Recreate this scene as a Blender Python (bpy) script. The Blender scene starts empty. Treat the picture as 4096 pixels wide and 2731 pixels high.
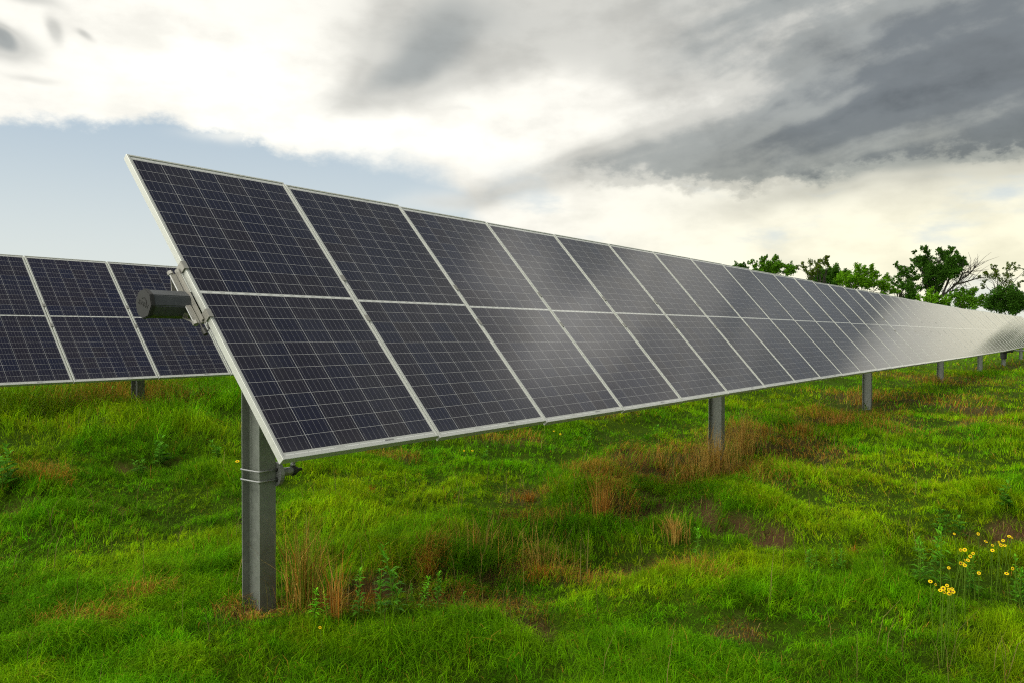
import bpy, bmesh, math, random
import numpy as np
from mathutils import Vector, Matrix

R = math.radians
scn = bpy.context.scene
COL = scn.collection
random.seed(7)
RNG = np.random.default_rng(11)

# ------------------------------------------------------------------ camera, exposure
FPX, PITCH, CAMZ = 3198.14, R(-0.6393), 1.47        # focal length in pixels of a 4096 px wide frame
cam_data = bpy.data.cameras.new("camera")
cam_data.sensor_width = 36.0
cam_data.lens = FPX / 4096 * 36.0
cam_data.clip_start, cam_data.clip_end = 0.05, 5000
cam = bpy.data.objects.new("camera", cam_data)
cam.location = (0, 0, CAMZ)
cam.rotation_euler = (R(90) + PITCH, 0, 0)
COL.objects.link(cam)
scn.camera = cam
scn.view_settings.view_transform = 'Standard'
scn.view_settings.look = 'None'
scn.view_settings.exposure = 0.0
scn.view_settings.gamma = 1.0
scn.cycles.max_bounces = 6
scn.cycles.filter_width = 1.15
scn.cycles.use_denoising = False
scn.cycles.transparent_max_bounces = 8

SUN_EL, SUN_AZ = 54.0, -128.0       # degrees; azimuth clockwise from the view direction (+Y)

# ------------------------------------------------------------------ node helper
class NT:
    def __init__(s, tree):
        s.t = tree; s.n = tree.nodes; s.l = tree.links
    def new(s, kind, **kw):
        nd = s.n.new(kind)
        for k, v in kw.items(): setattr(nd, k, v)
        return nd
    def put(s, sock, val):
        if isinstance(val, (int, float)): sock.default_value = val
        elif isinstance(val, (tuple, list)): sock.default_value = val
        else: s.l.new(val, sock)
    def m(s, op, a, b=None, c=None, clamp=False):
        nd = s.new('ShaderNodeMath', operation=op, use_clamp=clamp)
        s.put(nd.inputs[0], a)
        if b is not None: s.put(nd.inputs[1], b)
        if c is not None: s.put(nd.inputs[2], c)
        return nd.outputs[0]
    def add(s, *a):
        r = a[0]
        for x in a[1:]: r = s.m('ADD', r, x)
        return r
    def sub(s, a, b): return s.m('SUBTRACT', a, b)
    def mul(s, *a):
        r = a[0]
        for x in a[1:]: r = s.m('MULTIPLY', r, x)
        return r
    def step(s, x, lo, hi):                           # smoothstep
        nd = s.new('ShaderNodeMapRange', interpolation_type='SMOOTHSTEP')
        s.put(nd.inputs[0], x); s.put(nd.inputs[1], lo); s.put(nd.inputs[2], hi)
        return nd.outputs[0]
    def comb(s, x, y, z=0.0):
        nd = s.new('ShaderNodeCombineXYZ')
        for i, q in enumerate((x, y, z)): s.put(nd.inputs[i], q)
        return nd.outputs[0]
    def noise(s, vec, scale, detail=4, rough=0.5, dist=0.0):
        nd = s.new('ShaderNodeTexNoise')
        s.put(nd.inputs['Vector'], vec)
        nd.inputs['Scale'].default_value = scale
        nd.inputs['Detail'].default_value = detail
        nd.inputs['Roughness'].default_value = rough
        nd.inputs['Distortion'].default_value = dist
        return nd.outputs['Fac']
    def mix(s, f, a, b):
        nd = s.new('ShaderNodeMix', data_type='RGBA')
        s.put(nd.inputs[0], f)
        for i, q in ((6, a), (7, b)):
            if isinstance(q, (tuple, list)): nd.inputs[i].default_value = (*q[:3], 1)
            else: s.l.new(q, nd.inputs[i])
        return nd.outputs[2]
    def scale(s, col, k):
        nd = s.new('ShaderNodeVectorMath', operation='SCALE')
        if isinstance(col, (tuple, list)): nd.inputs[0].default_value = col
        else: s.l.new(col, nd.inputs[0])
        s.put(nd.inputs[3], k)
        return nd.outputs[0]
    def curve(s, x, lo, hi, pts, vlo, vhi):           # float curve through pts, x in lo..hi, value in vlo..vhi
        mr = s.new('ShaderNodeMapRange'); s.put(mr.inputs[0], x)
        mr.inputs[1].default_value = lo; mr.inputs[2].default_value = hi
        fc = s.new('ShaderNodeFloatCurve')
        s.l.new(mr.outputs[0], fc.inputs['Value'])
        c = fc.mapping.curves[0]
        P = [((a - lo) / (hi - lo), (b - vlo) / (vhi - vlo)) for a, b in pts]
        c.points[0].location = P[0]; c.points[1].location = P[-1]
        for q in P[1:-1]: c.points.new(*q)
        fc.mapping.update()
        m2 = s.new('ShaderNodeMapRange'); s.l.new(fc.outputs[0], m2.inputs[0])
        m2.inputs[3].default_value = vlo; m2.inputs[4].default_value = vhi
        return m2.outputs[0]

def azel(px, py):                                     # direction of a point of the 2352 px wide view, in degrees
    k = 4096 / 2352
    X = (px * k - 2048) / FPX; Z = (1365.5 - py * k) / FPX
    d = Vector((X, math.cos(PITCH) - Z * math.sin(PITCH), math.sin(PITCH) + Z * math.cos(PITCH))).normalized()
    return math.degrees(math.atan2(d.x, d.y)), math.degrees(math.asin(d.z))

# ------------------------------------------------------------------ sky
def build_sky():
    w = bpy.data.worlds.new("World"); scn.world = w; w.use_nodes = True
    t = NT(w.node_tree); t.n.clear()
    out = t.new('ShaderNodeOutputWorld'); bg = t.new('ShaderNodeBackground')
    t.l.new(bg.outputs[0], out.inputs[0]); bg.inputs[1].default_value = 0.1
    sky = t.new('ShaderNodeTexSky', sky_type='NISHITA', sun_disc=False)
    sky.sun_elevation = R(SUN_EL); sky.sun_rotation = R(SUN_AZ)
    sky.dust_density = 2.0; sky.air_density = 1.0
    tc = t.new('ShaderNodeTexCoord'); D = tc.outputs['Generated']
    sp = t.new('ShaderNodeSeparateXYZ'); t.l.new(D, sp.inputs[0])
    x, y, z = sp.outputs
    deg = 180 / math.pi
    az = t.mul(t.m('ARCTAN2', x, y), deg); el = t.mul(t.m('ARCSINE', z), deg)
    # two-dimensional cloud coordinates with a slow warp
    P = t.comb(az, el)
    wn = t.noise(P, 0.09, 3, 0.45); wn2 = t.noise(t.comb(t.add(az, 71.0), el), 0.12, 3, 0.45)
    fine = t.sub(t.noise(t.comb(az, t.mul(el, 1.6)), 0.45, 7, 0.62), 0.5)
    wx = t.mul(t.sub(wn, 0.5), 7.0); wy = t.mul(t.sub(wn2, 0.5), 3.0)
    azw = t.add(az, wx); elw = t.add(el, wy)
    def blob(px, py, sx, sy, amp, rot=0.0, ang=False, hard=False):
        a0, e0 = (px, py) if ang else azel(px, py)
        k = 1.0 if ang else 0.0312                      # degrees per view pixel
        da = t.sub(az if hard else azw, a0); de = t.sub(el if hard else elw, e0)
        c, s_ = math.cos(R(rot)), math.sin(R(rot))
        p = t.mul(t.add(t.mul(da, c), t.mul(de, s_)), 1 / (sx * k))
        q = t.mul(t.sub(t.mul(de, c), t.mul(da, s_)), 1 / (sy * k))
        return t.mul(t.m('EXPONENT', t.mul(t.add(t.mul(p, p), t.mul(q, q)), -1.0)), amp)
    # --- streaks, rising to the right
    c, s_ = math.cos(R(13)), math.sin(R(13))
    sa = t.add(t.mul(azw, c), t.mul(elw, s_)); sb = t.sub(t.mul(elw, c), t.mul(azw, s_))
    streak = t.noise(t.comb(t.mul(sa, 0.038), t.mul(sb, 0.26)), 1.0, 2.5, 0.45)
    streak2 = t.noise(t.comb(t.mul(sa, 0.085), t.mul(sb, 0.62)), 1.0, 3, 0.5)
    soft = t.noise(P, 0.16, 5, 0.5)
    # --- dark cloud: a lower edge that climbs to the right, and a slow fade upwards
    E = lambda pts: [azel(*p) for p in pts]
    low = E([(700, 400), (940, 470), (1080, 440), (1200, 424), (1400, 432), (1600, 442), (1780, 432), (1900, 418), (2050, 392), (2200, 368), (2352, 350)])
    low = [(-60, 24)] + [(-12, 17)] + low[1:] + [(48, 15), (75, 17)]
    lowc = t.curve(az, -60, 75, low, 0, 30)
    edge = t.sub(t.add(el, t.mul(fine, 3.2), t.mul(wy, 0.5)), lowc)
    fadeL = t.step(az, -9.0, 22.0)
    above = t.step(edge, -0.2, t.add(3.0, t.mul(fadeL, -1.7)))
    right = t.step(t.add(azw, t.mul(sb, -0.75)), -13.0, 12.0)
    deep = t.mul(above, right)
    d = t.mul(deep, t.add(0.46, t.mul(t.sub(streak, 0.5), .9), t.mul(t.sub(streak2, 0.5), 0.42)))
    # modelled lobes and gaps (positive = darker)
    lobes = [(960, 110, 190, 105, .24, 30), (860, 195, 190, 46, .20, 22), (1120, 40, 330, 120, .15, 0), (1340, 50, 300, 120, .13, 8),
             (1240, 266, 130, 52, -.36, 14), (1080, 305, 150, 50, -.3, 10), (1500, 240, 240, 60, -.12, 12),
             (1620, 125, 260, 45, .14, 14), (1880, 55, 330, 55, -.06, 16), (2050, 250, 420, 120, .16, 12),
             (2330, 300, 280, 85, .30, 10), (2000, 395, 260, 32, .20, 9), (1300, 385, 260, 40, .14, 10),
             (1090, 455, 190, 26, .16, 11), (2260, 90, 200, 90, .12, 20), (1700, 300, 240, 60, .08, 12), (2000, 205, 200, 14, -.12, 12)]
    d = t.add(d, t.mul(deep, fine, .30))
    for L in lobes: d = t.add(d, blob(*L))
    # small dark scraps on the bright cloud at the left
    for L in [(35, 118, 62, 26, .34, 8), (30, 94, 34, 15, .24, -30), (160, 76, 15, 24, .22, 20), (238, 90, 22, 9, .2, -20), (110, 2, 70, 16, .18, 0), (90, 185, 40, 9, .12, 5), (1080, 246, 50, 8, .12, 0)]:
        d = t.add(d, blob(*L))
    # sky above and around the frame
    high = t.step(el, 22, 34)
    sideR = t.mul(t.step(az, -5, 22), t.step(t.mul(az, -1), -178, -150))
    lowR = t.mul(t.step(az, 50, 75), t.step(t.mul(az, -1), -178, -150), t.step(el, 2, 13), .85)
    ceil = t.mul(high, t.add(0.08, t.mul(sideR, 0.60), t.mul(t.sub(soft, 0.5), 0.5)))
    d = t.m('MAXIMUM', d, t.m('MAXIMUM', ceil, lowR))
    for L in [(35.6, 37, 4.0, 3.0, -.42), (41, 32.4, 3.4, 3.0, -.42), (43, 40, 12, 9, -.32), (41, 25, 12, 7, -.28), (36, 25.5, 5, 2.0, -.15), (46, 34.5, 4.5, 3, -.25)]:
        d = t.add(d, blob(*L, 0, True, True))
    d = t.m('MINIMUM', t.m('MAXIMUM', d, 0.0), 1.0)
    # --- bright cloud colour; warm towards the right-hand horizon
    warm = t.mul(t.step(az, -8, 30), t.step(t.mul(el, -1), -16, -4))
    white = t.mix(warm, (1.02, 1.0, 0.92), (1.04, 1.00, 0.76))
    mott = t.noise(t.comb(t.mul(az, .5), el), 0.30, 6, 0.55)
    white = t.scale(white, t.add(0.86, t.mul(t.step(mott, 0.30, 0.60), 0.17)))
    glow = t.add(blob(560, 200, 300, 110, .14), blob(900, 305, 300, 46, .16), t.mul(t.step(t.mul(az, -1), 36, 70), 1.15), t.mul(t.add(blob(35.6, 36.8, 4.6, 3.4, .62, -20, True, True), blob(41.0, 32.6, 4.0, 3.4, .58, 0, True, True), blob(45, 34.5, 6.0, 3.4, .38, 0, True, True)), t.add(.25, t.step(t.noise(t.comb(az, t.mul(el, 1.5), 3.0), .30, 6, .6), .34, .62))))
    white = t.scale(white, t.add(1.0, glow))
    ramp = t.new('ShaderNodeValToRGB'); t.l.new(d, ramp.inputs[0])
    cr = ramp.color_ramp; cr.interpolation = 'EASE'
    cr.elements[0].position = 0; cr.elements[0].color = (1, 1, 1, 1)
    cr.elements[1].position = 1; cr.elements[1].color = (.105, .125, .155, 1)
    for p_, c_ in ((.22, (.655, .665, .675)), (.45, (.375, .405, .435)), (.70, (.200, .228, .268))):
        e = cr.elements.new(p_); e.color = (*c_, 1)
    mulc = t.new('ShaderNodeMix', data_type='RGBA', blend_type='MULTIPLY'); mulc.inputs[0].default_value = 1
    t.l.new(white, mulc.inputs[6]); t.l.new(ramp.outputs[0], mulc.inputs[7])
    cloud = t.scale(mulc.outputs[2], 10.0)
    # --- open sky low on the left: thin veil over the Nishita sky
    veil = t.step(t.mul(el, -1), -17, -2.0)
    clear = t.mix(veil, (5.0, 6.2, 7.2), (8.4, 8.9, 8.5))
    clear = t.mix(0.80, sky.outputs[0], clear)
    lowW = E([(0, 283), (130, 284), (230, 296), (290, 277), (420, 290), (480, 318), (560, 322), (640, 356), (780, 376), (900, 398), (1000, 436)])
    lowW = [(-75, 12), (-45, 14)] + lowW + [(0, 4.0), (15, 0), (40, 0), (75, 2)]
    lw = t.curve(az, -75, 75, lowW, 0, 30)
    ew = t.sub(t.add(el, t.mul(fine, 2.2)), lw)
    cover = t.step(ew, -0.35, t.add(0.7, t.mul(t.step(az, -18, 0), 2.5)))
    cover = t.m('MAXIMUM', cover, t.mul(blob(560, 317, 90, 12, .7), 1.0))
    back = t.step(t.m('ABSOLUTE', az), 60, 90)
    cover = t.m('MAXIMUM', cover, t.mul(back, t.step(t.noise(P, .05, 4), .35, .6)))
    # pale openings between the low cream clouds at right
    gap = t.mul(t.step(t.noise(t.comb(t.mul(az, .35), el, 4.0), .33, 6, .55), .52, .72), t.step(t.mul(el, -1), -14, -8), t.step(az, -6, 4), 0.8)
    cover = t.mul(cover, t.sub(1.0, gap))
    cover = t.m('MAXIMUM', cover, t.step(d, 0.02, 0.25))
    skyc = t.mix(cover, clear, cloud)
    # ground-coloured light from below the horizon
    skyc = t.mix(t.step(el, -2.0, -0.3), (0.6, 0.9, 0.2), skyc)
    t.l.new(skyc, bg.inputs[0])
build_sky()

sun_d = bpy.data.lights.new("sun", 'SUN'); sun_d.energy = 1.5; sun_d.angle = R(24); sun_d.color = (1, .95, .86)
sun = bpy.data.objects.new("sun", sun_d); COL.objects.link(sun); sun.location = (-20, -5, 30)
sd = Vector((math.sin(R(SUN_AZ)) * math.cos(R(SUN_EL)), math.cos(R(SUN_AZ)) * math.cos(R(SUN_EL)), math.sin(R(SUN_EL))))
sun.rotation_euler = sd.to_track_quat('Z', 'Y').to_euler()

# ------------------------------------------------------------------ scene frame of the tracker rows
AZ, TILT, ML, PITCHW = R(36.6928), R(48.75), 2.01, 1.031
U = Vector((math.sin(AZ), math.cos(AZ), 0)); H = Vector((-math.cos(AZ), math.sin(AZ), 0)); Zv = Vector((0, 0, 1))
V = H * math.cos(TILT) + Zv * math.sin(TILT); N = U.cross(V)
O1 = Vector((-1.00770, 3.49570, CAMZ - 0.55104))
O2 = Vector((-5.05266, 9.21783, CAMZ - 0.56393))
KN_I = [-5, 0, 3, 7, 14, 21, 30, 50, 60]; KN_Z = [0, 0, -.030, -.024, -.054, -.084, -.099, -.030, 0.0]
TUBE_W = -0.107

# ------------------------------------------------------------------ object helpers
def tag(o, label=None, cat=None, group=None, kind=None):
    if label: o['label'] = label
    if cat: o['category'] = cat
    if group: o['group'] = group
    if kind: o['kind'] = kind
    return o
def empty(name, loc=(0, 0, 0), rot=None):
    o = bpy.data.objects.new(name, None); COL.objects.link(o)
    o.empty_display_size = 0.2
    if rot is not None: o.matrix_world = Matrix.Translation(loc) @ rot.to_4x4()
    else: o.location = loc
    return o
def obj(name, me, mat, parent=None):
    o = bpy.data.objects.new(name, me); COL.objects.link(o)
    for mm in (mat if isinstance(mat, (list, tuple)) else [mat]):
        if me.materials.find(mm.name) < 0: me.materials.append(mm)
    if parent: o.parent = parent
    return o
def copy_tree(o, parent=None):
    c = o.copy(); COL.objects.link(c); c.parent = parent
    for ch in list(o.children): copy_tree(ch, c)
    return c

class MB:
    """collects vertices and faces of one mesh"""
    def __init__(s): s.v = []; s.f = []; s.mi = []
    def quadbox(s, c8, mi=0):
        b = len(s.v); s.v += [tuple(p) for p in c8]
        for q in ((0, 3, 2, 1), (4, 5, 6, 7), (0, 1, 5, 4), (1, 2, 6, 5), (2, 3, 7, 6), (3, 0, 4, 7)):
            s.f.append(tuple(b + i for i in q)); s.mi.append(mi)
    def box(s, x0, y0, z0, x1, y1, z1, mi=0):
        s.quadbox([(x0, y0, z0), (x1, y0, z0), (x1, y1, z0), (x0, y1, z0), (x0, y0, z1), (x1, y0, z1), (x1, y1, z1), (x0, y1, z1)], mi)
    def tube(s, pts, rad, n=8, cap=True, mi=0):
        pts = [Vector(p) for p in pts]
        if not isinstance(rad, (list, tuple)): rad = [rad] * len(pts)
        b = len(s.v); up = None
        for i, p in enumerate(pts):
            tdir = (pts[min(i + 1, len(pts) - 1)] - pts[max(i - 1, 0)])
            tdir = tdir.normalized() if tdir.length > 1e-9 else Vector((0, 0, 1))
            if up is None:
                up = Vector((0, 0, 1)) if abs(tdir.z) < .9 else Vector((1, 0, 0))
            a = tdir.cross(up).normalized(); c = a.cross(tdir).normalized(); up = c
            for k in range(n):
                th = 2 * math.pi * k / n + math.pi / n
                s.v.append(tuple(p + (a * math.cos(th) + c * math.sin(th)) * rad[i]))
        for i in range(len(pts) - 1):
            for k in range(n):
                k2 = (k + 1) % n
                s.f.append((b + i * n + k, b + i * n + k2, b + (i + 1) * n + k2, b + (i + 1) * n + k)); s.mi.append(mi)
        if cap:
            s.f.append(tuple(b + k for k in range(n))[::-1]); s.mi.append(mi)
            e = b + (len(pts) - 1) * n
            s.f.append(tuple(e + k for k in range(n))); s.mi.append(mi)
    def prism(s, poly, x0, x1, mi=0):                 # polygon in (y, z), extruded along x
        b = len(s.v); n = len(poly)
        s.v += [(x0, p[0], p[1]) for p in poly] + [(x1, p[0], p[1]) for p in poly]
        s.f.append(tuple(range(b, b + n))); s.f.append(tuple(range(b + 2 * n - 1, b + n - 1, -1))); s.mi += [mi, mi]
        for i in range(n):
            j = (i + 1) % n
            s.f.append((b + i, b + n + i, b + n + j, b + j)); s.mi.append(mi)
    def mesh(s, name, smooth=False, bevel=0.0, seg=2):
        me = bpy.data.meshes.new(name); me.from_pydata(s.v, [], s.f)
        for p, q in zip(me.polygons, s.mi): p.material_index = q
        bm = bmesh.new(); bm.from_mesh(me)
        bmesh.ops.recalc_face_normals(bm, faces=bm.faces)
        if bevel: bmesh.ops.bevel(bm, geom=[e for e in bm.edges if e.calc_face_angle(0) > .5], offset=bevel, segments=seg, affect='EDGES', clamp_overlap=True)
        bm.to_mesh(me); bm.free()
        if smooth:
            for p in me.polygons: p.use_smooth = True
        me.update(); return me
    def build(s, name, mat, parent=None, **k): return obj(name, s.mesh(name, **k), mat, parent)

def np_mesh(name, verts, tris=None, quads=None, col=None, smooth=False):
    me = bpy.data.meshes.new(name)
    verts = np.asarray(verts, np.float32)
    me.vertices.add(len(verts)); me.vertices.foreach_set('co', verts.ravel())
    lt = []; ls = []; lv = []
    if quads is not None and len(quads): lv.append(np.asarray(quads, np.int32).ravel()); lt.append(np.full(len(quads), 4, np.int32))
    if tris is not None and len(tris): lv.append(np.asarray(tris, np.int32).ravel()); lt.append(np.full(len(tris), 3, np.int32))
    lv = np.concatenate(lv); lt = np.concatenate(lt); ls = np.r_[0, np.cumsum(lt)[:-1]].astype(np.int32)
    me.loops.add(len(lv)); me.loops.foreach_set('vertex_index', lv)
    me.polygons.add(len(lt)); me.polygons.foreach_set('loop_start', ls); me.polygons.foreach_set('loop_total', lt)
    if smooth: me.polygons.foreach_set('use_smooth', np.ones(len(lt), bool))
    if col is not None:
        at = me.attributes.new('col', 'FLOAT_COLOR', 'POINT')
        c4 = np.ones((len(verts), 4), np.float32); c4[:, :3] = col
        at.data.foreach_set('color', c4.ravel())
    me.update(calc_edges=True)
    return me

# ------------------------------------------------------------------ numpy noise and terrain
def vnoise(x, y, seed=0):
    x = np.asarray(x, float); y = np.asarray(y, float)
    xi = np.floor(x).astype(np.int64); yi = np.floor(y).astype(np.int64)
    fx = x - xi; fy = y - yi; fx = fx * fx * (3 - 2 * fx); fy = fy * fy * (3 - 2 * fy)
    def hsh(a, b):
        n = (a * 374761393 + b * 668265263 + seed * 982451653) & 0xffffffff
        n = ((n ^ (n >> 13)) * 1274126177) & 0xffffffff
        return ((n ^ (n >> 16)) & 0xffff) / 65535.0
    a = hsh(xi, yi); b = hsh(xi + 1, yi); c = hsh(xi, yi + 1); d = hsh(xi + 1, yi + 1)
    return (a * (1 - fx) + b * fx) * (1 - fy) + (c * (1 - fx) + d * fx) * fy
def fbm(x, y, seed=0, o=4):
    s = 0; a = .5; t = 0
    for k in range(o):
        s = s + a * vnoise(x * 2 ** k + 17.3 * k, y * 2 ** k - 9.1 * k, seed + k); t += a; a *= .5
    return s / t
def sstep(x, a, b):
    t = np.clip((x - a) / (b - a), 0, 1); return t * t * (3 - 2 * t)
def base_h(x, y):
    q = (x - O1.x) * H.x + (y - O1.y) * H.y - .66
    s = (x - O1.x) * U.x + (y - O1.y) * U.y
    return 0.50 * sstep(q, 1.2, 6.6) + 0.07 * sstep(s, 3.0, 14.0)
def hummock(x, y):                                    # 0..1, humps of the sward
    return np.clip((fbm(x * 1.5, y * 1.5, 3, 3) - .22) / .56, 0, 1)
def ground_h(x, y):
    x = np.asarray(x, float); y = np.asarray(y, float)
    r = np.hypot(x, y); att = 1 / (1 + (r / 35) ** 2) * (1 - .85 * np.exp(-((x + 1.36) ** 2 + (y - 4.2) ** 2) / .5))
    return base_h(x, y) + att * (0.19 * (hummock(x, y) - .5) + .02 * (fbm(x * 5, y * 5, 9, 2) - .5)) - .05 * soil_patch(x, y) - gully(x, y)[1]

def at(px, py, dz=0.0):                               # ground point seen at a point of the 2352 px wide view
    k = 4096 / 2352
    X = (px * k - 2048) / FPX; Z = (1365.5 - py * k) / FPX
    d = Vector((X, math.cos(PITCH) - Z * math.sin(PITCH), math.sin(PITCH) + Z * math.cos(PITCH)))
    zz = dz
    for _ in range(6):
        s = (CAMZ - zz) / -d.z
        zz = float(base_h(d.x * s, d.y * s)) + dz
    return d.x * s, d.y * s
def patches(lst):                                     # ellipses in the view -> ground positions with radii in metres
    r = []
    for px, py, rx, ry in lst:
        x, y = at(px, py); x2, _ = at(px + rx, py); _, ya = at(px, py - ry * .8); _, yb = at(px, py + ry * .8)
        r.append((x, y, abs(x2 - x), max(.06, abs(ya - yb) / 2)))
    return r
SOIL = patches([(1490, 1172, 130, 38), (1725, 1212, 105, 28), (2190, 1212, 75, 24), (1610, 1262, 50, 16), (1695, 1322, 18, 14), (1260, 1285, 60, 14),
                (600, 1405, 60, 16), (1480, 1080, 70, 24), (900, 1330, 70, 18), (150, 1165, 60, 12), (2350, 1225, 60, 30), (2130, 1225, 50, 14), (1330, 1205, 60, 12), (1120, 1195, 80, 10)])
DRY = patches([(90, 1040, 85, 26), (1500, 1075, 120, 40), (1370, 1100, 60, 50), (1640, 1060, 120, 50), (1760, 1010, 110, 40), (1920, 970, 70, 30), (1300, 1300, 110, 30),
               (730, 1390, 120, 45), (850, 1330, 60, 30), (985, 1300, 40, 24), (570, 1400, 100, 40), (1210, 1120, 60, 20), (1100, 1380, 160, 50), (1550, 1300, 60, 16),
               (1400, 1160, 60, 40), (2150, 930, 70, 30), (2290, 980, 60, 24), (1990, 915, 90, 20), (2130, 870, 100, 14), (1240, 1180, 80, 25), (300, 925, 140, 24), (60, 905, 90, 16),
               (900, 1050, 70, 16), (1150, 1010, 90, 14), (1620, 1335, 40, 16), (320, 1380, 60, 20), (180, 1440, 90, 22), (1700, 1420, 60, 20), (1380, 945, 80, 14), (1500, 925, 60, 10)])
LUSH = patches([(150, 1240, 220, 60), (350, 1110, 180, 40), (900, 1090, 260, 50), (1500, 1370, 350, 50), (1950, 1130, 300, 60), (2150, 1080, 250, 60), (350, 1480, 250, 50),
                (1850, 1420, 350, 60), (700, 1180, 160, 30), (1350, 1030, 150, 30), (470, 930, 160, 20), (2100, 960, 200, 40), (1100, 1060, 200, 30)])
WEEDY = patches([(890, 1400, 220, 60), (2200, 1330, 180, 60), (1620, 1270, 60, 30), (1880, 1310, 100, 30)])
def pmask(x, y, lst, soft=.55, warp=.35, seed=21):
    m = np.zeros(np.shape(x))
    wx = (fbm(x * 1.3, y * 1.3, seed, 3) - .5) * warp * 2; wy = (fbm(x * 1.3 + 50, y * 1.3, seed, 3) - .5) * warp * 2
    for cx, cy, rx, ry in lst:
        d = np.hypot((x - cx) / rx + wx * 1.2, (y - cy) / ry + wy * 1.2)
        m = np.maximum(m, 1 - sstep(d, 1 - soft, 1 + soft))
    return m
def line_at(pts): return [at(*p) for p in pts]
GUL = None
def gully(x, y):
    global GUL
    if GUL is None:
        GUL = [(line_at(p), w, d) for p, w, d in (
            ([(930, 1190), (1080, 1198), (1230, 1192), (1380, 1182), (1500, 1172), (1620, 1200), (1780, 1228), (1950, 1248), (2150, 1222), (2400, 1236)], .17, .15),
            ([(-40, 1168), (120, 1164), (290, 1160)], .13, .10), ([(440, 1196), (560, 1186)], .12, .09), ([(300, 1018), (420, 1000), (540, 1012)], .17, .10),
            ([(830, 1345), (980, 1318), (1130, 1300), (1330, 1282), (1480, 1262)], .13, .09), ([(1240, 1110), (1330, 1120), (1420, 1105)], .15, .09),
            ([(690, 1132), (800, 1128)], .10, .08), ([(1100, 1400), (1220, 1420)], .10, .07), ([(1400, 1490), (1520, 1480)], .09, .07), ([(2020, 1170), (2200, 1190)], .16, .09))]
    m = np.zeros(np.shape(x)); dep = np.zeros(np.shape(x))
    wx = x + (fbm(x * 2.1, y * 2.1, 81, 3) - .5) * .55; wy = y + (fbm(x * 2.1 + 9, y * 2.1, 82, 3) - .5) * .55
    for pl, w, d in GUL:
        for (ax, ay), (bx, by) in zip(pl[:-1], pl[1:]):
            L2 = (bx - ax) ** 2 + (by - ay) ** 2
            t = np.clip(((wx - ax) * (bx - ax) + (wy - ay) * (by - ay)) / L2, 0, 1)
            dd = np.hypot(wx - ax - t * (bx - ax), wy - ay - t * (by - ay))
            g = np.exp(-(dd / w) ** 2); m = np.maximum(m, g); dep = np.maximum(dep, g * d)
    return m, dep
def soil_mask(x, y):
    return np.maximum(soil_patch(x, y), sstep(gully(x, y)[0] * (.4 + .9 * fbm(x * 3.3, y * 3.3, 83, 3)), .40, .75) * .85)
def soil_patch(x, y):
    return np.clip(pmask(x, y, SOIL, .35, .8) * (.55 + .9 * sstep(fbm(x * 4, y * 4, 29, 3), .3, .55)) - .08, 0, 1)
def dry_mask(x, y):
    s = (x - O1.x) * U.x + (y - O1.y) * U.y; q = (x - O1.x) * H.x + (y - O1.y) * H.y
    strip = np.exp(-((q - .2) / 1.3) ** 2) * sstep(s, 4, 9) * sstep(fbm(x * .5, y * .5, 77, 3), .36, .62) * .75
    return np.maximum(pmask(x, y, DRY, .5, .45, 33), strip)
def lush_mask(x, y):
    return np.maximum(pmask(x, y, LUSH, .6, .5, 41), sstep(fbm(x * .55, y * .55, 55, 3), .5, .68) * .7)

# ------------------------------------------------------------------ materials
def mat(name):
    m = bpy.data.materials.new(name); m.use_nodes = True
    t = NT(m.node_tree); b = t.n['Principled BSDF']
    return m, t, b
def attr(t, name='col'):
    a = t.new('ShaderNodeAttribute'); a.attribute_name = name; return a.outputs['Color']
def leaf_mat(name, rough=.55, trans=.35, spec=.25):
    m, t, b = mat(name)
    c = attr(t); t.l.new(c, b.inputs['Base Color']); b.inputs['Roughness'].default_value = rough
    b.inputs['Specular IOR Level'].default_value = spec
    tr = t.new('ShaderNodeBsdfTranslucent'); t.l.new(t.scale(c, 1.15), tr.inputs[0])
    mx = t.new('ShaderNodeMixShader'); mx.inputs[0].default_value = trans
    t.l.new(b.outputs[0], mx.inputs[1]); t.l.new(tr.outputs[0], mx.inputs[2])
    t.l.new(mx.outputs[0], t.n['Material Output'].inputs[0])
    return m
M_GRASS = leaf_mat('grass_blades', .65, .22, .03)
M_DRY = leaf_mat('dry_straw', .8, .25, .02)
M_LEAF = leaf_mat('tree_leaves', .7, .32, .04)
M_WEED = leaf_mat('weed_leaves', .6, .35, .08)

def metal(name, base, rough, metallic, nscale, var, bump=.0, grime=None):
    m, t, b = mat(name)
    tc = t.new('ShaderNodeTexCoord').outputs['Object']
    n = t.noise(tc, nscale, 5, .6); n2 = t.noise(tc, nscale * .13, 4, .6)
    f = t.add(t.mul(t.sub(n, .5), var), t.mul(t.sub(n2, .5), var), 1.0)
    c = t.scale(base, f)
    if grime:
        g = t.step(t.noise(tc, grime[1], 6, .65), grime[2], grime[3]); c = t.mix(t.mul(g, grime[4]), c, grime[0])
    t.l.new(c, b.inputs['Base Color'])
    t.l.new(t.add(rough, t.mul(t.sub(n, .5), .25)), b.inputs['Roughness'])
    b.inputs['Metallic'].default_value = metallic
    if bump:
        bp = t.new('ShaderNodeBump'); bp.inputs['Strength'].default_value = bump; bp.inputs['Distance'].default_value = .002
        t.l.new(n, bp.inputs['Height']); t.l.new(bp.outputs[0], b.inputs['Normal'])
    return m
M_ALU = metal('anodised_aluminium', (.62, .635, .58), .45, .25, 60, .10)
M_CLAMP = metal('clamp_aluminium', (.37, .36, .32), .45, .4, 40, .2, grime=((.25, .22, .17), 18, .55, .75, .5))
M_GALV = metal('galvanised_post_steel', (.20, .218, .188), .55, .35, 30, .55, .3, grime=((.05, .05, .045), 3.0, .60, .74, .55))
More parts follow.
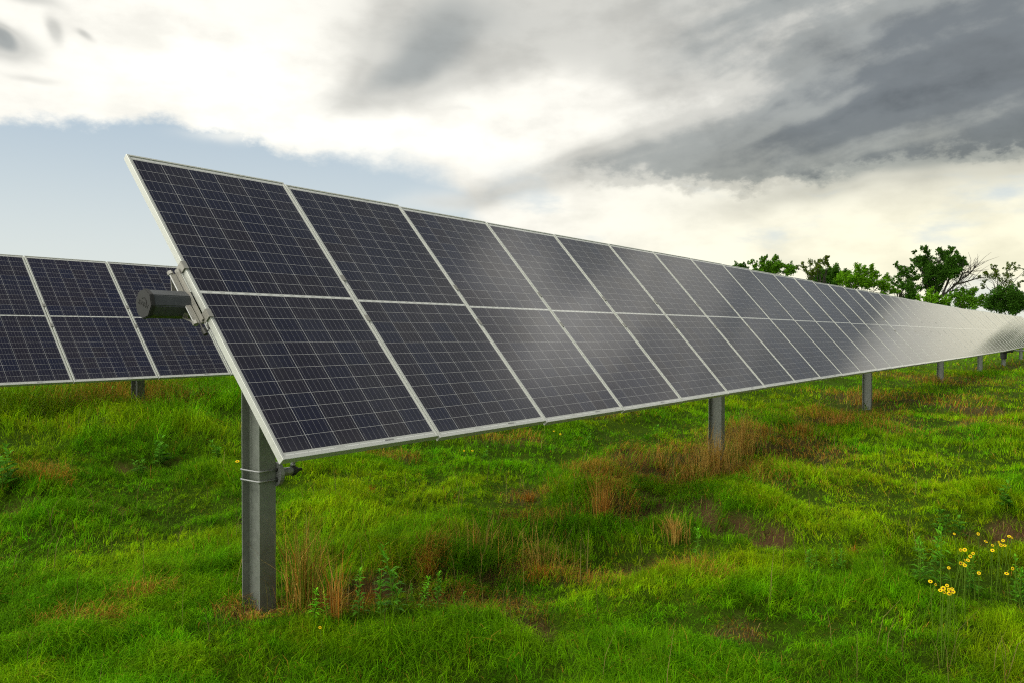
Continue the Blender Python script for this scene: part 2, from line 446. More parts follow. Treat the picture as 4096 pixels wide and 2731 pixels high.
M_HARD = metal('galvanised_hardware', (.30, .31, .30), .45, .6, 55, .35, .2, grime=((.08, .08, .07), 12, .55, .7, .5))
M_TUBE = metal('dull_dark_tube_steel', (.085, .092, .098), .5, .35, 35, .45, .1, grime=((.16, .18, .18), 22, .62, .75, .4))
M_BLACK = metal('black_plastic', (.022, .022, .021), .6, 0, 30, .3)
M_BOLT = metal('dark_bolt_steel', (.05, .05, .045), .5, .6, 30, .4)
M_BACK, t_, b_ = mat('white_backsheet'); b_.inputs['Base Color'].default_value = (.6, .6, .58, 1); b_.inputs['Roughness'].default_value = .5

MW = 1.018; LIP = .011; FD = .035
def cell_material():
    m, t, b = mat('polycrystalline_cells_under_glass')
    uv = t.new('ShaderNodeUVMap'); uv.uv_map = 'UVMap'
    sp = t.new('ShaderNodeSeparateXYZ'); t.l.new(uv.outputs[0], sp.inputs[0]); u, v = sp.outputs[0], sp.outputs[1]
    mx, my, gap = .021, .036, .017
    cw = (MW - 2 * mx) / 6; rh = (ML - 2 * my - gap) / 24
    xs = t.mul(t.sub(u, mx), 1 / cw)
    y0 = t.sub(v, my)
    up = t.m('GREATER_THAN', y0, 12 * rh + gap * .5)
    ys = t.mul(t.sub(y0, t.mul(up, gap)), 1 / rh)
    ing = t.mul(t.m('GREATER_THAN', y0, 12 * rh), t.m('LESS_THAN', y0, 12 * rh + gap))
    fx = t.m('FRACT', xs); fy = t.m('FRACT', ys)
    ex = t.mul(t.m('MINIMUM', fx, t.sub(1, fx)), cw); ey = t.mul(t.m('MINIMUM', fy, t.sub(1, fy)), rh)
    linex = t.m('LESS_THAN', ex, .0014); liney = t.m('LESS_THAN', ey, .0009)
    outx = t.m('MAXIMUM', t.m('LESS_THAN', xs, 0), t.m('GREATER_THAN', xs, 6))
    outy = t.m('MAXIMUM', t.m('LESS_THAN', y0, 0), t.m('GREATER_THAN', y0, ML - 2 * my))
    border = t.m('MAXIMUM', t.m('MAXIMUM', outx, outy), ing)
    white = t.m('MAXIMUM', border, t.m('MAXIMUM', linex, liney))
    fb = t.m('FRACT', t.mul(xs, 5))
    bus = t.m('LESS_THAN', t.mul(t.m('ABSOLUTE', t.sub(fb, .5)), cw / 5), .00048)
    bus = t.mul(bus, t.m('GREATER_THAN', ey, .0016))
    # soldered ribbon strips in the margins
    rb = t.mul(t.m('LESS_THAN', t.m('ABSOLUTE', t.sub(t.m('ABSOLUTE', t.sub(v, ML / 2)), ML / 2 - .0235)), .003),
               t.m('LESS_THAN', t.m('ABSOLUTE', t.sub(t.m('FRACT', t.mul(u, 2.9)), .5)), .42), t.m('SUBTRACT', 1, outx),
               t.m('LESS_THAN', t.m('ABSOLUTE', t.sub(t.m('FRACT', t.mul(u, 13.0)), .5)), .46))
    rbm = t.mul(ing, t.m('LESS_THAN', t.m('ABSOLUTE', t.sub(t.m('FRACT', t.mul(u, 14.0)), .5)), .3), t.m('LESS_THAN', t.m('ABSOLUTE', t.sub(y0, 12 * rh + gap / 2)), .004))
    rb = t.m('MAXIMUM', rb, rbm)
    # the small bar-code label in the bottom margin
    bl = t.mul(t.m('LESS_THAN', t.m('ABSOLUTE', t.sub(u, .665)), .03), t.m('LESS_THAN', t.m('ABSOLUTE', t.sub(v, .0235)), .0045))
    bars = t.m('GREATER_THAN', t.noise(t.comb(t.mul(u, 900.0), 0.0), 1.0, 0), .47)
    # polycrystalline tone of every cell
    info = t.new('ShaderNodeObjectInfo').outputs['Random']
    wn = t.new('ShaderNodeTexWhiteNoise', noise_dimensions='3D')
    cid = t.comb(t.m('FLOOR', xs), t.m('FLOOR', t.mul(ys, .5)), t.mul(info, 57.0)); t.l.new(cid, wn.inputs[0])
    cn = wn.outputs[0]
    vor = t.new('ShaderNodeTexVoronoi'); t.l.new(uv.outputs[0], vor.inputs['Vector']); vor.inputs['Scale'].default_value = 90
    sv = t.new('ShaderNodeSeparateColor'); t.l.new(vor.outputs['Color'], sv.inputs[0])
    cell = t.mix(cn, (.0090, .0110, .034), (.0165, .0135, .026))
    cell = t.scale(cell, t.mul(t.add(.8, t.mul(sv.outputs[0], .4)), t.add(.8, t.mul(info, .4))))
    c = t.mix(t.mul(bus, .85), cell, (.33, .33, .34))
    c = t.mix(t.m('MAXIMUM', linex, liney), c, (.43, .43, .43))
    c = t.mix(border, c, (.50, .51, .48))
    c = t.mix(rb, c, (.72, .73, .70))
    c = t.mix(bl, c, t.mix(bars, (.45, .45, .43), (.10, .10, .10)))
    dust = t.step(t.noise(t.comb(t.mul(u, 2.2), t.mul(v, .7), t.mul(info, 40.0)), 1.6, 6, .65), .42, .8)
    low = t.step(t.mul(v, -1), -.16, -.02)
    c = t.mix(t.add(t.mul(dust, .045), t.mul(low, t.noise(t.comb(t.mul(u, 9.0), v, info), 2.0, 4), .07)), c, (.36, .34, .29))
    t.l.new(c, b.inputs['Base Color'])
    # glass: dusty, faintly textured, so that it mirrors the sky softly
    d1 = t.noise(uv.outputs[0], 3.0, 5, .6)
    t.l.new(t.add(.085, t.mul(d1, .05)), b.inputs['Roughness'])
    b.inputs['IOR'].default_value = 1.50
    return m
M_CELL = cell_material()

# ------------------------------------------------------------------ ground
def build_ground():
    nr, na = 330, 620
    r = np.r_[0.0, np.geomspace(.5, 1500, nr)]
    # finer angular steps inside the view
    tt = np.linspace(-1, 1, na, endpoint=False); ang = np.pi * (0.42 * tt + 0.58 * tt ** 3)
    A, RR = np.meshgrid(ang, r[1:])
    X = RR * np.sin(A); Y = RR * np.cos(A)
    X = np.r_[0, X.ravel()]; Y = np.r_[0, Y.ravel()]
    Zg = ground_h(X, Y)
    sm = soil_mask(X, Y); dm = dry_mask(X, Y); lm = lush_mask(X, Y)
    n1 = fbm(X * 3, Y * 3, 5, 4)[:, None]
    thatch = np.array([.030, .058, .003]) * (.6 + .8 * n1)
    far = np.array([.085, .150, .010]) * (.7 + .6 * n1)
    k = sstep(np.hypot(X, Y), 12, 60)[:, None]
    col = thatch * (1 - k) + far * k
    col = col * (1 - dm[:, None] * .7) + np.array([.075, .050, .022]) * (.6 + .8 * n1) * dm[:, None] * .7
    n2 = fbm(X * 9, Y * 9, 6, 4)[:, None]
    col = col * (1 - sm[:, None]) + np.array([.074, .043, .019]) * (.55 + .9 * n2) * sm[:, None]
    idx = 1 + np.arange(nr * na).reshape(nr, na)
    a = idx[:-1]; b_ = idx[1:]
    quads = np.stack([a, np.roll(a, -1, 1), np.roll(b_, -1, 1), b_], -1).reshape(-1, 4)
    f0 = idx[0]; tris = np.stack([np.zeros(na, int), np.roll(f0, -1), f0], -1)
    me = np_mesh('ground', np.stack([X, Y, Zg], -1), tris[:, ::-1], quads[:, ::-1], col, True)
    bm = bmesh.new(); bm.from_mesh(me); bmesh.ops.recalc_face_normals(bm, faces=bm.faces)
    if sum(f.normal.z for f in bm.faces) < 0: bmesh.ops.reverse_faces(bm, faces=bm.faces)
    bm.to_mesh(me); bm.free()
    m, t, b = mat('earth_and_thatch')
    tc = t.new('ShaderNodeTexCoord').outputs['Object']
    n = t.noise(tc, 26, 6, .65)
    t.l.new(t.scale(attr(t), t.add(.55, t.mul(n, .9))), b.inputs['Base Color'])
    b.inputs['Roughness'].default_value = .95; b.inputs['Specular IOR Level'].default_value = .03
    bp = t.new('ShaderNodeBump'); bp.inputs['Strength'].default_value = .8; bp.inputs['Distance'].default_value = .03
    t.l.new(n, bp.inputs['Height']); t.l.new(bp.outputs[0], b.inputs['Normal'])
    tag(obj('ground', me, m), kind='structure')
build_ground()

# ------------------------------------------------------------------ grass
def blades(x, y, L, wid, phi, lean, col, z0=None, curl=1.0, seed=1, rng=RNG):
    n = len(x)
    z = ground_h(x, y) - .01 if z0 is None else z0
    dx, dy = np.sin(phi), np.cos(phi)
    wa = phi + np.pi / 2 + rng.normal(0, .7, n); wx, wy = np.sin(wa) * wid / 2, np.cos(wa) * wid / 2
    t1 = lean * .55; t2 = np.minimum(lean * (1.35 + .5 * curl), 2.0)
    p0 = np.stack([x, y, z], -1)
    a = L * .5
    p1 = p0 + np.stack([dx * np.sin(t1) * a, dy * np.sin(t1) * a, np.cos(t1) * a], -1)
    p2 = p1 + np.stack([dx * np.sin(t2) * a, dy * np.sin(t2) * a, np.cos(t2) * a], -1)
    W = np.stack([wx, wy, np.zeros(n)], -1)
    v = np.stack([p0 - W * .8, p0 + W * .8, p1 + W * .8, p1 - W * .8, p2], 1)      # n,5,3
    b = np.arange(n)[:, None] * 5
    q = b + np.array([[0, 1, 2, 3]]); tr = b + np.array([[3, 2, 4]])
    c = np.repeat(col[:, None, :], 5, 1)
    return v.reshape(-1, 3), tr, q, c.reshape(-1, 3)
def join(parts):
    vs, ts, qs, cs = [], [], [], []; o = 0
    for v, t, q, c in parts:
        vs.append(v); ts.append(t + o); qs.append(q + o); cs.append(c); o += len(v)
    return np.concatenate(vs), np.concatenate(ts), np.concatenate(qs), np.concatenate(cs)

def build_grass():
    bands = [(1.25, 3.2, 220000, .0019, 1.0), (3.2, 5.5, 310000, .0023, 1.0), (5.5, 9, 350000, .0030, 1.0), (9, 16, 340000, .0046, 1.05), (16, 34, 230000, .0085, 1.2), (34, 80, 70000, .032, 1.5)]
    parts = []
    for r0, r1, n, w, ls in bands:
        r = np.sqrt(RNG.uniform(r0 * r0, r1 * r1, n)); a = RNG.uniform(-R(50), R(50), n)
        x = r * np.sin(a); y = r * np.cos(a)
        # gather the blades into tufts
        cell = .075 * max(1, r0 / 5)
        cx = (np.floor(x / cell) + .5) * cell; cy = (np.floor(y / cell) + .5) * cell
        jx = (vnoise(np.floor(x / cell) * 7.13, np.floor(y / cell) * 3.7, 91) - .5) * cell; jy = (vnoise(np.floor(x / cell) * 5.1, np.floor(y / cell) * 9.7, 92) - .5) * cell
        k = RNG.uniform(0, .75, n)
        x = x + (cx + jx - x) * k; y = y + (cy + jy - y) * k
        hm = hummock(x, y); dm = dry_mask(x, y); sm = soil_mask(x, y); lm = lush_mask(x, y)
        post = np.zeros(n)
        keep = (RNG.random(n) > sm * .88) & (RNG.random(n) > dm * .45) & (RNG.random(n) < .34 + 1.0 * hm) & (RNG.random(n) > .8 * np.exp(-((x + 1.33) ** 2 + (y - 4.12) ** 2) / .07))
        x, y, hm, dm, sm, lm, cx, cy = [q[keep] for q in (x, y, hm, dm, sm, lm, cx, cy)]
        n = len(x)
        patch = fbm(x * 2.2, y * 2.2, 14, 3)
        L = (.06 + .115 * hm * (.4 + 1.2 * patch)) * RNG.uniform(.55, 1.35, n) * ls * (1 - .25 * lm) * (1 + .5 * dm)
        q = (x - O1.x) * H.x + (y - O1.y) * H.y
        L *= 1 + 1.9 * sstep(q, 4.2, 6.0) * sstep(fbm(x * .8, y * .8, 15, 2), .35, .6)
        foot = np.exp(-((x + 1.33) ** 2 + (y - 4.05) ** 2) / .16)
        weedy = pmask(x, y, WEEDY, .5, .3, 51)
        L *= (1 - .62 * foot) * (1 - .45 * weedy)
        flow = (fbm(x * .55, y * .55, 61, 3) - .5) * 12 + 1.0
        rad = np.arctan2(x - cx, y - cy)
        phi = np.where(RNG.random(n) < .5, rad + RNG.normal(0, .6, n), flow + RNG.normal(0, .8, n))
        lean = np.clip(RNG.normal(.92, .30, n), .15, 1.5)
        yel = fbm(x * .8, y * .8, 62, 4); rnd = RNG.random(n)[:, None]
        g1 = np.array([.132, .375, .001]); g2 = np.array([.245, .445, .001]); g3 = np.array([.045, .125, .001])
        kk = sstep(yel, .38, .62)[:, None]
        col = g1 * (1 - kk) + g2 * kk
        lk = (.55 + .45 * lm)[:, None]; lk = lk * (1 - .8 * pmask(x, y, WEEDY, .5, .3, 51))[:, None]; col = col * lk + (col * .35 + g3 * .65) * (1 - lk)
        tb = vnoise(cx * 31.7, cy * 27.1, 93)[:, None]; tb2 = vnoise(cx * 13.7, cy * 19.1, 94)[:, None]
        col = col * (.46 + .95 * tb) * (.62 + .7 * rnd); col[:, 0] *= .75 + .6 * tb2[:, 0]
        straw = np.array([.46, .29, .04]); rust = np.array([.32, .10, .008])
        pick = RNG.random(n)
        isdry = (pick < dm * .62 + .02)[:, None]
        mixd = .3 + .7 * RNG.random((n, 1))
        col = np.where(isdry, (straw * mixd + rust * (1 - mixd)) * (.5 + .8 * rnd), col)
        ww = w * RNG.uniform(.7, 1.4, n)
        parts.append(blades(x, y, L, ww, phi, lean, col))
    # thin seed stalks that stand above the sward
    n = 2600
    r = RNG.uniform(2.6, 16, n); a = RNG.uniform(-R(44), R(44), n); x = r * np.sin(a); y = r * np.cos(a)
    pr = .10 + .9 * dry_mask(x, y) + .3 * sstep(fbm(x * .7, y * .7, 70, 3), .5, .7)
    k = RNG.random(n) < pr; x, y, r = x[k], y[k], r[k]; n = len(x)
    c = np.array([.24, .20, .06]) * RNG.uniform(.5, 1.2, (n, 1))
    parts.append(blades(x, y, RNG.uniform(.18, .42, n), .0022 + r * .00035, RNG.uniform(0, 6.3, n), RNG.uniform(.1, .5, n), c))
    n = 60000; r = RNG.uniform(2.8, 13, n); a = RNG.uniform(-R(40), R(40), n); x = r * np.sin(a); y = r * np.cos(a)
    k = RNG.random(n) < np.maximum(soil_mask(x, y) * .9, .35 * dry_mask(x, y)); x, y, r = x[k], y[k], r[k]; n = len(x)
    mm = RNG.random((n, 1)); c = (np.array([.30, .19, .07]) * mm + np.array([.13, .05, .02]) * (1 - mm)) * RNG.uniform(.4, 1.1, (n, 1))
    parts.append(blades(x, y, RNG.uniform(.04, .13, n), .0022 + r * .00035, RNG.uniform(0, 6.3, n), RNG.uniform(.9, 1.35, n), c, z0=ground_h(x, y) + .004, curl=.2))
    v, tr, q, c = join(parts)
    o = obj('grass', np_mesh('grass', v, tr, q, c), M_GRASS)
    tag(o, 'lush green meadow grass covering the ground under the panels', 'grass', kind='stuff')
build_grass()

# ------------------------------------------------------------------ solar panels
def basis(tilt_jit=0.0):
    if tilt_jit:
        rt = Matrix.Rotation(tilt_jit, 3, U); v = rt @ V; n = rt @ N
    else: v, n = V, N
    return Matrix((U, v, n)).transposed()
def make_panel():
    p = empty('solar_panel')
    f = MB(); e = FD; l = LIP; d = .0035
    def bar(poly_fn): pass
    # outer walls, lip and inner step as one profile swept round the rectangle with mitred corners
    prof = [(0, -e), (0, -.0012), (.0012, 0), (l, 0), (l, -.006), (.0022, -.006), (.0022, -e + .002), (.026, -e + .002), (.026, -e)]
    ring = []
    for a, w in prof:
        ring.append([(a, a, w), (MW - a, a, w), (MW - a, ML - a, w), (a, ML - a, w)])
    b = len(f.v)
    for q in ring: f.v += q
    n = len(prof)
    for i in range(n):
        j = (i + 1) % n
        for k in range(4):
            k2 = (k + 1) % 4
            f.f.append((i * 4 + k, i * 4 + k2, j * 4 + k2, j * 4 + k)); f.mi.append(0)
    f.build('frame', M_ALU, p)
    g = MB(); i = .0045
    g.box(i, i, -.0058, MW - i, ML - i, -d, 1)
    me = g.mesh('glass_and_cells')
    uvl = me.uv_layers.new(name='UVMap')
    for pl in me.polygons:
        pl.material_index = 0 if pl.normal.z > .9 else 1
        for li in pl.loop_indices:
            co = me.vertices[me.loops[li].vertex_index].co; uvl.data[li].uv = (co.x, co.y)
    o = obj('cell_sheet', me, M_CELL, p); me.materials.append(M_BACK)
    jb = MB(); jb.box(MW / 2 - .05, ML / 2 + .12, -.027, MW / 2 + .05, ML / 2 + .19, -.0062)
    jb.build('junction_box', M_BLACK, p, bevel=.004)
    return p
ONES = ['', 'first', 'second', 'third', 'fourth', 'fifth', 'sixth', 'seventh', 'eighth', 'ninth', 'tenth', 'eleventh', 'twelfth', 'thirteenth', 'fourteenth', 'fifteenth', 'sixteenth', 'seventeenth', 'eighteenth', 'nineteenth']
def ordinal(k):
    if k < 20: return ONES[k]
    tens = {2: 'twent', 3: 'thirt', 4: 'fort', 5: 'fift', 6: 'sixt'}[k // 10]
    return tens + 'ieth' if k % 10 == 0 else tens + 'y-' + ONES[k % 10]
proto = make_panel()
rj = random.Random(5)
NPAN = 54
for i in range(NPAN):
    p = proto if i == 0 else copy_tree(proto)
    z = float(np.interp(i + .5, KN_I, KN_Z))
    B = basis(R(rj.gauss(0, .10)) if i > 8 else 0.0)
    c = O1 + U * (PITCHW * i + .0065) + Zv * z
    p.matrix_world = Matrix.Translation(c) @ B.to_4x4()
    if i == 0: lab = 'nearest solar panel of the front row, beside the octagonal tube end'
    else: lab = f'{ordinal(i + 1)} solar panel of the long front row, counted from the tube end'
    tag(p, lab, 'solar panel', 'solar panels of the front row')
REAR = {-2: 'blue solar panel of the rear row, furthest left', -1: 'blue solar panel of the rear row cut off by the left picture edge',
        0: 'whole blue solar panel of the rear row, left of the tube end', 1: 'blue solar panel of the rear row behind the octagonal tube end',
        2: 'blue solar panel of the rear row mostly hidden by the nearest front panel', 3: 'rear row solar panel wholly behind the nearest front panel'}
for i in range(-2, 3):
    p = copy_tree(proto)
    p.matrix_world = Matrix.Translation(O2 + U * (PITCHW * i + .0065)) @ basis(R(.5)).to_4x4()
    tag(p, REAR[i], 'solar panel', 'solar panels of the rear row')

# ------------------------------------------------------------------ torque tubes (octagonal)
def row_frame(O, s, z=0.0):
    m = Matrix((U, V, N)).transposed().to_4x4()
    return Matrix.Translation(O + U * s + Zv * z) @ m
def octa(r, rot=0.0):
    return [(r * math.cos(R(22.5 + 45 * k) + rot), r * math.sin(R(22.5 + 45 * k) + rot)) for k in range(8)]
TR = .0635 / math.cos(R(22.5))
for O, s0, s1, lab in ((O1, -.21, NPAN * PITCHW + .15, 'dark octagonal torque tube carrying the front row of panels'), (O2, -3.4, 4.2, 'octagonal torque tube behind the rear row of panels')):
    root = empty('torque_tube'); root.matrix_world = row_frame(O, 0) @ Matrix.Translation((0, ML / 2, TUBE_W))
    tag(root, lab, 'tube')
    mb = MB(); rot = R(48.75 - 45 + 22.5 - 8)
    if O is O1:
        ks = [s0] + [k * PITCHW for k in (3, 7, 14, 21, 30, 50)] + [s1]
        zs = [float(np.interp(k / PITCHW, KN_I, KN_Z)) for k in ks]
    else: ks = [s0, s1]; zs = [0, 0]
    zl = Matrix((U, V, N)) @ Zv
    n = 8
    for k, z in zip(ks, zs):
        mb.v += [(k, a + zl.y * z, b + zl.z * z) for a, b in octa(TR, -rot)]
    for i in range(len(ks) - 1):
        for k in range(n):
            k2 = (k + 1) % n
            mb.f.append((i * n + k, i * n + k2, (i + 1) * n + k2, (i + 1) * n + k)); mb.mi.append(0)
    mb.f.append(tuple(range(n))); mb.f.append(tuple(range(len(ks) * n - n, len(ks) * n))); mb.mi += [0, 0]
    mb.build('tube', M_TUBE, root, bevel=.004)
    if O is O1:
        cp = MB()
        cp.prism(octa(TR + .0035, -rot), s0 - .010, s0 + .012)
        cap = cp.build('end_cap', M_BLACK, root, bevel=.003)
        # worn raised lettering ring on the cap
        cu = bpy.data.curves.new('cap_lettering', 'FONT'); cu.body = 'ARRAY'; cu.size = .030; cu.extrude = .0012; cu.align_x = 'CENTER'; cu.align_y = 'CENTER'
        tmp = bpy.data.objects.new('tmp', cu); COL.objects.link(tmp)
        bpy.context.view_layer.update()
        me = bpy.data.meshes.new_from_object(tmp.evaluated_get(bpy.context.evaluated_depsgraph_get()))
        bpy.data.objects.remove(tmp)
        arc = MB()
        for kk in range(14):
            a0 = R(20 + kk * 10)
            arc.box(-.002, -.0025, -.002, .002, .0025, .002)
            for q in range(8):
                vv = Vector(arc.v[-8 + q]); vv = Vector((vv.z + s0 - .010, vv.x + .028 * math.cos(a0), vv.y + .028 * math.sin(a0))); arc.v[-8 + q] = tuple(vv)
        ra = arc.mesh('lettering')
        me2 = bmesh.new(); me2.from_mesh(me)
        # text x -> local (v, n) plane, seen from -u
        ca, sa = math.cos(R(150)), math.sin(R(150))
        for v_ in me2.verts:
            tx, ty, tz = v_.co
            tx = -tx
            v_.co = (s0 - .0102 - tz, (tx * ca - ty * sa), (tx * sa + ty * ca))
        me2.from_mesh(ra); bmesh.ops.recalc_face_normals(me2, faces=me2.faces); me2.to_mesh(me); me2.free()
        obj('raised_lettering', me, M_BLACK, cap)

# ------------------------------------------------------------------ mounting clamps
def hook_mb(s, u0, u1):
    h = MB()
    h.box(u0, s - .026, .0006, u1, s + .026, .0042)
    h.box(-.0035, s - .026, -.050, .0005, s + .026, .0006)
    return h
def make_clamp(end):
    root = empty('mounting_clamp')
    um = -.006 if end else .0
    r = MB()                                          # flat rail that links the two hooks, standing beside the frame
    x0, x1 = (-.022, -.004) if end else (-.009, .009)
    r.box(x0, -.165, -.062, x1, .185, -.047); r.box(x0, -.160, -.047, x0 + .004, .180, -.030)
    r.build('rail', M_CLAMP, root, bevel=.0015)
    for s in (.17, -.15):
        h = MB()
        if end:
            h.box(-.013, s - .026, .0008, .014, s + .026, .0044)
            h.box(-.013, s - .026, -.048, -.009, s + .026, .0004)
        else:
            h.box(-.017, s - .024, .0006, .017, s + .024, .0046); h.box(-.004, s - .024, -.047, .004, s + .024, .0004)
        h.build('hook', M_CLAMP, root, bevel=.0012)
    for sg in (1, -1):                                # hollow triangular struts over and under the tube
        outer = [(.158 * sg, -.062), (.030 * sg, -.0635), (.064 * sg, -.082), (.066 * sg, -.118), (.076 * sg, -.128), (.166 * sg, -.078)]
        inner = [(.135 * sg, -.069), (.055 * sg, -.070), (.072 * sg, -.084), (.0735 * sg, -.113)]
        st = MB(); a, b = (-.054, -.026) if end else (-.03, .03)
        w = .0045
        P = [Vector(p) for p in [(.160 * sg, -.060), (.045 * sg, -.062), (.0745 * sg, -.122)]]
        for i in range(3):
            p, q = P[i], P[(i + 1) % 3]; dq = (q - p).normalized(); nn = Vector((-dq.y, dq.x)) * w / 2
            st.prism([tuple(p - dq * w * .4 + nn), tuple(q + dq * w * .4 + nn), tuple(q + dq * w * .4 - nn), tuple(p - dq * w * .4 - nn)], a + i * .0011, b - i * .0011)
        st.build('strut', M_CLAMP, root)
    if end:
        for x in (-.052, -.040):
            b = MB(); b.tube([(x, .165, -.066), (x, -.150, -.066)], .0042, 8); b.build('threaded_rod', M_HARD, root)
        for s in (.172, -.156):
            b = MB(); b.tube([(-.046, s - .010, -.066), (-.046, s + .010, -.066)], .014, 6); b.build('nut', M_CLAMP, root)
        b = MB(); b.tube([(-.028, -.165, -.058), (-.026, -.205, -.060)], .0055, 8); b.tube([(-.0255, -.200, -.060), (-.024, -.232, -.061)], .012, 8)
        b.build('bolt', M_BOLT, root)
        b = MB(); b.tube([(-.020, -.205, -.052), (-.012, -.22, -.05), (-.004, -.21, -.045), (-.002, -.18, -.040)], .004, 6); b.build('clip_wire', M_BLACK, root)
    return root
ce = make_clamp(True); ce.matrix_world = row_frame(O1, .010) @ Matrix.Translation((0, ML / 2, 0))
tag(ce, 'end clamp with triangular struts on the octagonal tube end', 'clamp', 'panel clamps of the front row')
cm = make_clamp(False)
for i in range(1, 22):
    c = cm if i == 1 else copy_tree(cm)
    z = float(np.interp(i, KN_I, KN_Z))
    c.matrix_world = row_frame(O1, PITCHW * i, z) @ Matrix.Translation((0, ML / 2, 0))
    tag(c, f'clamp between the {ordinal(i)} and {ordinal(i + 1)} panels of the front row', 'clamp', 'panel clamps of the front row')
RC = {-1: 'clamp in the panel seam of the rear row beyond the left picture edge', 0: 'clamp in the leftmost panel seam of the rear row', 1: 'clamp in the rear row seam just left of the tube end', 2: 'clamp in the rear row seam right beside the nearest front panel'}
for i in range(0, 3):
    c = copy_tree(cm); c.matrix_world = Matrix.Translation(O2 + U * (PITCHW * i)) @ basis(R(.5)).to_4x4() @ Matrix.Translation((0, ML / 2, 0))
    tag(c, RC[i], 'clamp', 'panel clamps of the rear row')

# ------------------------------------------------------------------ posts
def make_post(top):
    root = empty('support_post')
    b = MB(); bf, dd, tf, tw = .102, .155, .0062, .0052
    z0 = -.5; fr = .007
    # local x along the row, local y across it: two flanges and a filleted web, one I section
    hf, hd = bf / 2, dd / 2
    prof = [(-hf, -hd), (hf, -hd), (hf, -hd + tf), (tw / 2 + fr, -hd + tf), (tw / 2 + fr * .3, -hd + tf + fr * .3), (tw / 2, -hd + tf + fr),
            (tw / 2, hd - tf - fr), (tw / 2 + fr * .3, hd - tf - fr * .3), (tw / 2 + fr, hd - tf), (hf, hd - tf), (hf, hd), (-hf, hd), (-hf, hd - tf),
            (-tw / 2 - fr, hd - tf), (-tw / 2 - fr * .3, hd - tf - fr * .3), (-tw / 2, hd - tf - fr), (-tw / 2, -hd + tf + fr),
            (-tw / 2 - fr * .3, -hd + tf + fr * .3), (-tw / 2 - fr, -hd + tf), (-hf, -hd + tf)]
    n = len(prof)
    b.v += [(x, y, z0) for x, y in prof] + [(x, y, top - .10) for x, y in prof]
    b.f += [tuple(range(n)), tuple(range(2 * n - 1, n - 1, -1))] + [(i, (i + 1) % n, n + (i + 1) % n, n + i) for i in range(n)]
    b.mi += [0] * (n + 2)
    b.build('beam', M_GALV, root)
    s = MB()                                          # bearing saddle that holds the tube
    ring_o = [(.098 * math.cos(R(a)), top + .098 * math.sin(R(a))) for a in range(0, 360, 20)]
    ring_i = [(.078 * math.cos(R(a)), top + .078 * math.sin(R(a))) for a in range(0, 360, 20)]
    k = len(ring_o)
    for x in (-.02, .02):
        s.v += [(x, y, z) for y, z in ring_o] + [(x, y, z) for y, z in ring_i]
    for i in range(k):
        j = (i + 1) % k
        s.f += [(i, j, k + j, k + i), (2 * k + i, 3 * k + i, 3 * k + j, 2 * k + j), (i, 2 * k + i, 2 * k + j, j), (k + i, k + j, 3 * k + j, 3 * k + i)]; s.mi += [0] * 4
    s.box(-.05, -.08, top - .099, .05, .08, top - .09)
    s.build('bearing', M_GALV, root)
    return root
POSTROT = Matrix((U, H, Zv)).transposed()
post_s = [0.414, 6.665, 13.923, 22.158, 30.555, 38.553, 47.268]
plabs = ['nearest galvanised steel post, with a hardware bracket strapped round it', 'second galvanised post from the camera, tall straw grass at its foot',
         'third galvanised post from the camera along the front row', 'fourth galvanised post from the camera along the front row',
         'fifth galvanised post, just before the one with the dark drive', 'sixth galvanised post, carrying the dark drive box at its top', 'farthest small post at the right picture edge, beyond the drive']
axis0 = V * (ML / 2) + N * TUBE_W
P1 = None
for i, s in enumerate(post_s):
    q = O1 + axis0 + U * s; q.z += float(np.interp(s / PITCHW, KN_I, KN_Z))
    g = float(ground_h(np.array([q.x]), np.array([q.y]))[0])
    p = make_post(q.z - g); p.matrix_world = Matrix.Translation((q.x, q.y, g)) @ POSTROT.to_4x4()
    tag(p, plabs[i], 'post', 'support posts of the front row')
    if i == 0: P1 = (q.copy(), g)
    if i == 5: P6 = (q.copy(), g)
q = O2 + axis0 + U * 1.156
g = float(ground_h(np.array([q.x]), np.array([q.y]))[0])
p = make_post(q.z - g); p.matrix_world = Matrix.Translation((q.x, q.y, g)) @ POSTROT.to_4x4()
tag(p, 'short stretch of post under the rear row at left', 'post')

# hardware bracket strapped round the nearest post
root = empty('post_bracket', (P1[0].x, P1[0].y, CAMZ - .756), POSTROT)
tag(root, 'strapped metal bracket with a spool bolt on the nearest post', 'bracket')
for dz in (.0265, -.0265):
    b = MB(); y = .0775 + .006; x0 = -.051 - .006; r = .0055
    path = [(.066, -y, dz), (x0 + .014, -y, dz), (x0 + .004, -y + .004, dz), (x0, -y + .014, dz), (x0, y - .014, dz), (x0 + .004, y - .004, dz), (x0 + .014, y, dz), (.066, y, dz)]
    b.tube(path, r, 10); b.build('u_bolt', M_HARD, root, smooth=True)
pl = MB()                                             # oval casting with a raised rim, standing across the end of the u-bolts
def oval(a, bz, yc=0.0, n=28): return [(yc + a * math.cos(2 * math.pi * k / n), bz * math.sin(2 * math.pi * k / n)) for k in range(n)]
YC = -.070
pl.prism(oval(.047, .062, YC), .056, .062)
n = 28
for (ao, bo, ai, bi, xa, xb) in ((.050, .065, .043, .058, .054, .078),):
    A_ = oval(ao, bo, YC); B_ = oval(ai, bi, YC); s = len(pl.v)
    for x in (xa, xb): pl.v += [(x, y, z) for y, z in A_] + [(x, y, z) for y, z in B_]
    for i in range(n):
        j = (i + 1) % n
        for f_ in ((i, j, n + j, n + i), (2 * n + i, 3 * n + i, 3 * n + j, 2 * n + j), (i, 2 * n + i, 2 * n + j, j), (n + i, n + j, 3 * n + j, 3 * n + i)):
            pl.f.append(tuple(s + q for q in f_)); pl.mi.append(0)
pl.build('casting', M_HARD, root, bevel=.0012)
b = MB()
for dz in (.0265, -.0265):
    b.tube([(.050, -.0835, dz), (.056, -.0835, dz)], .011, 6)
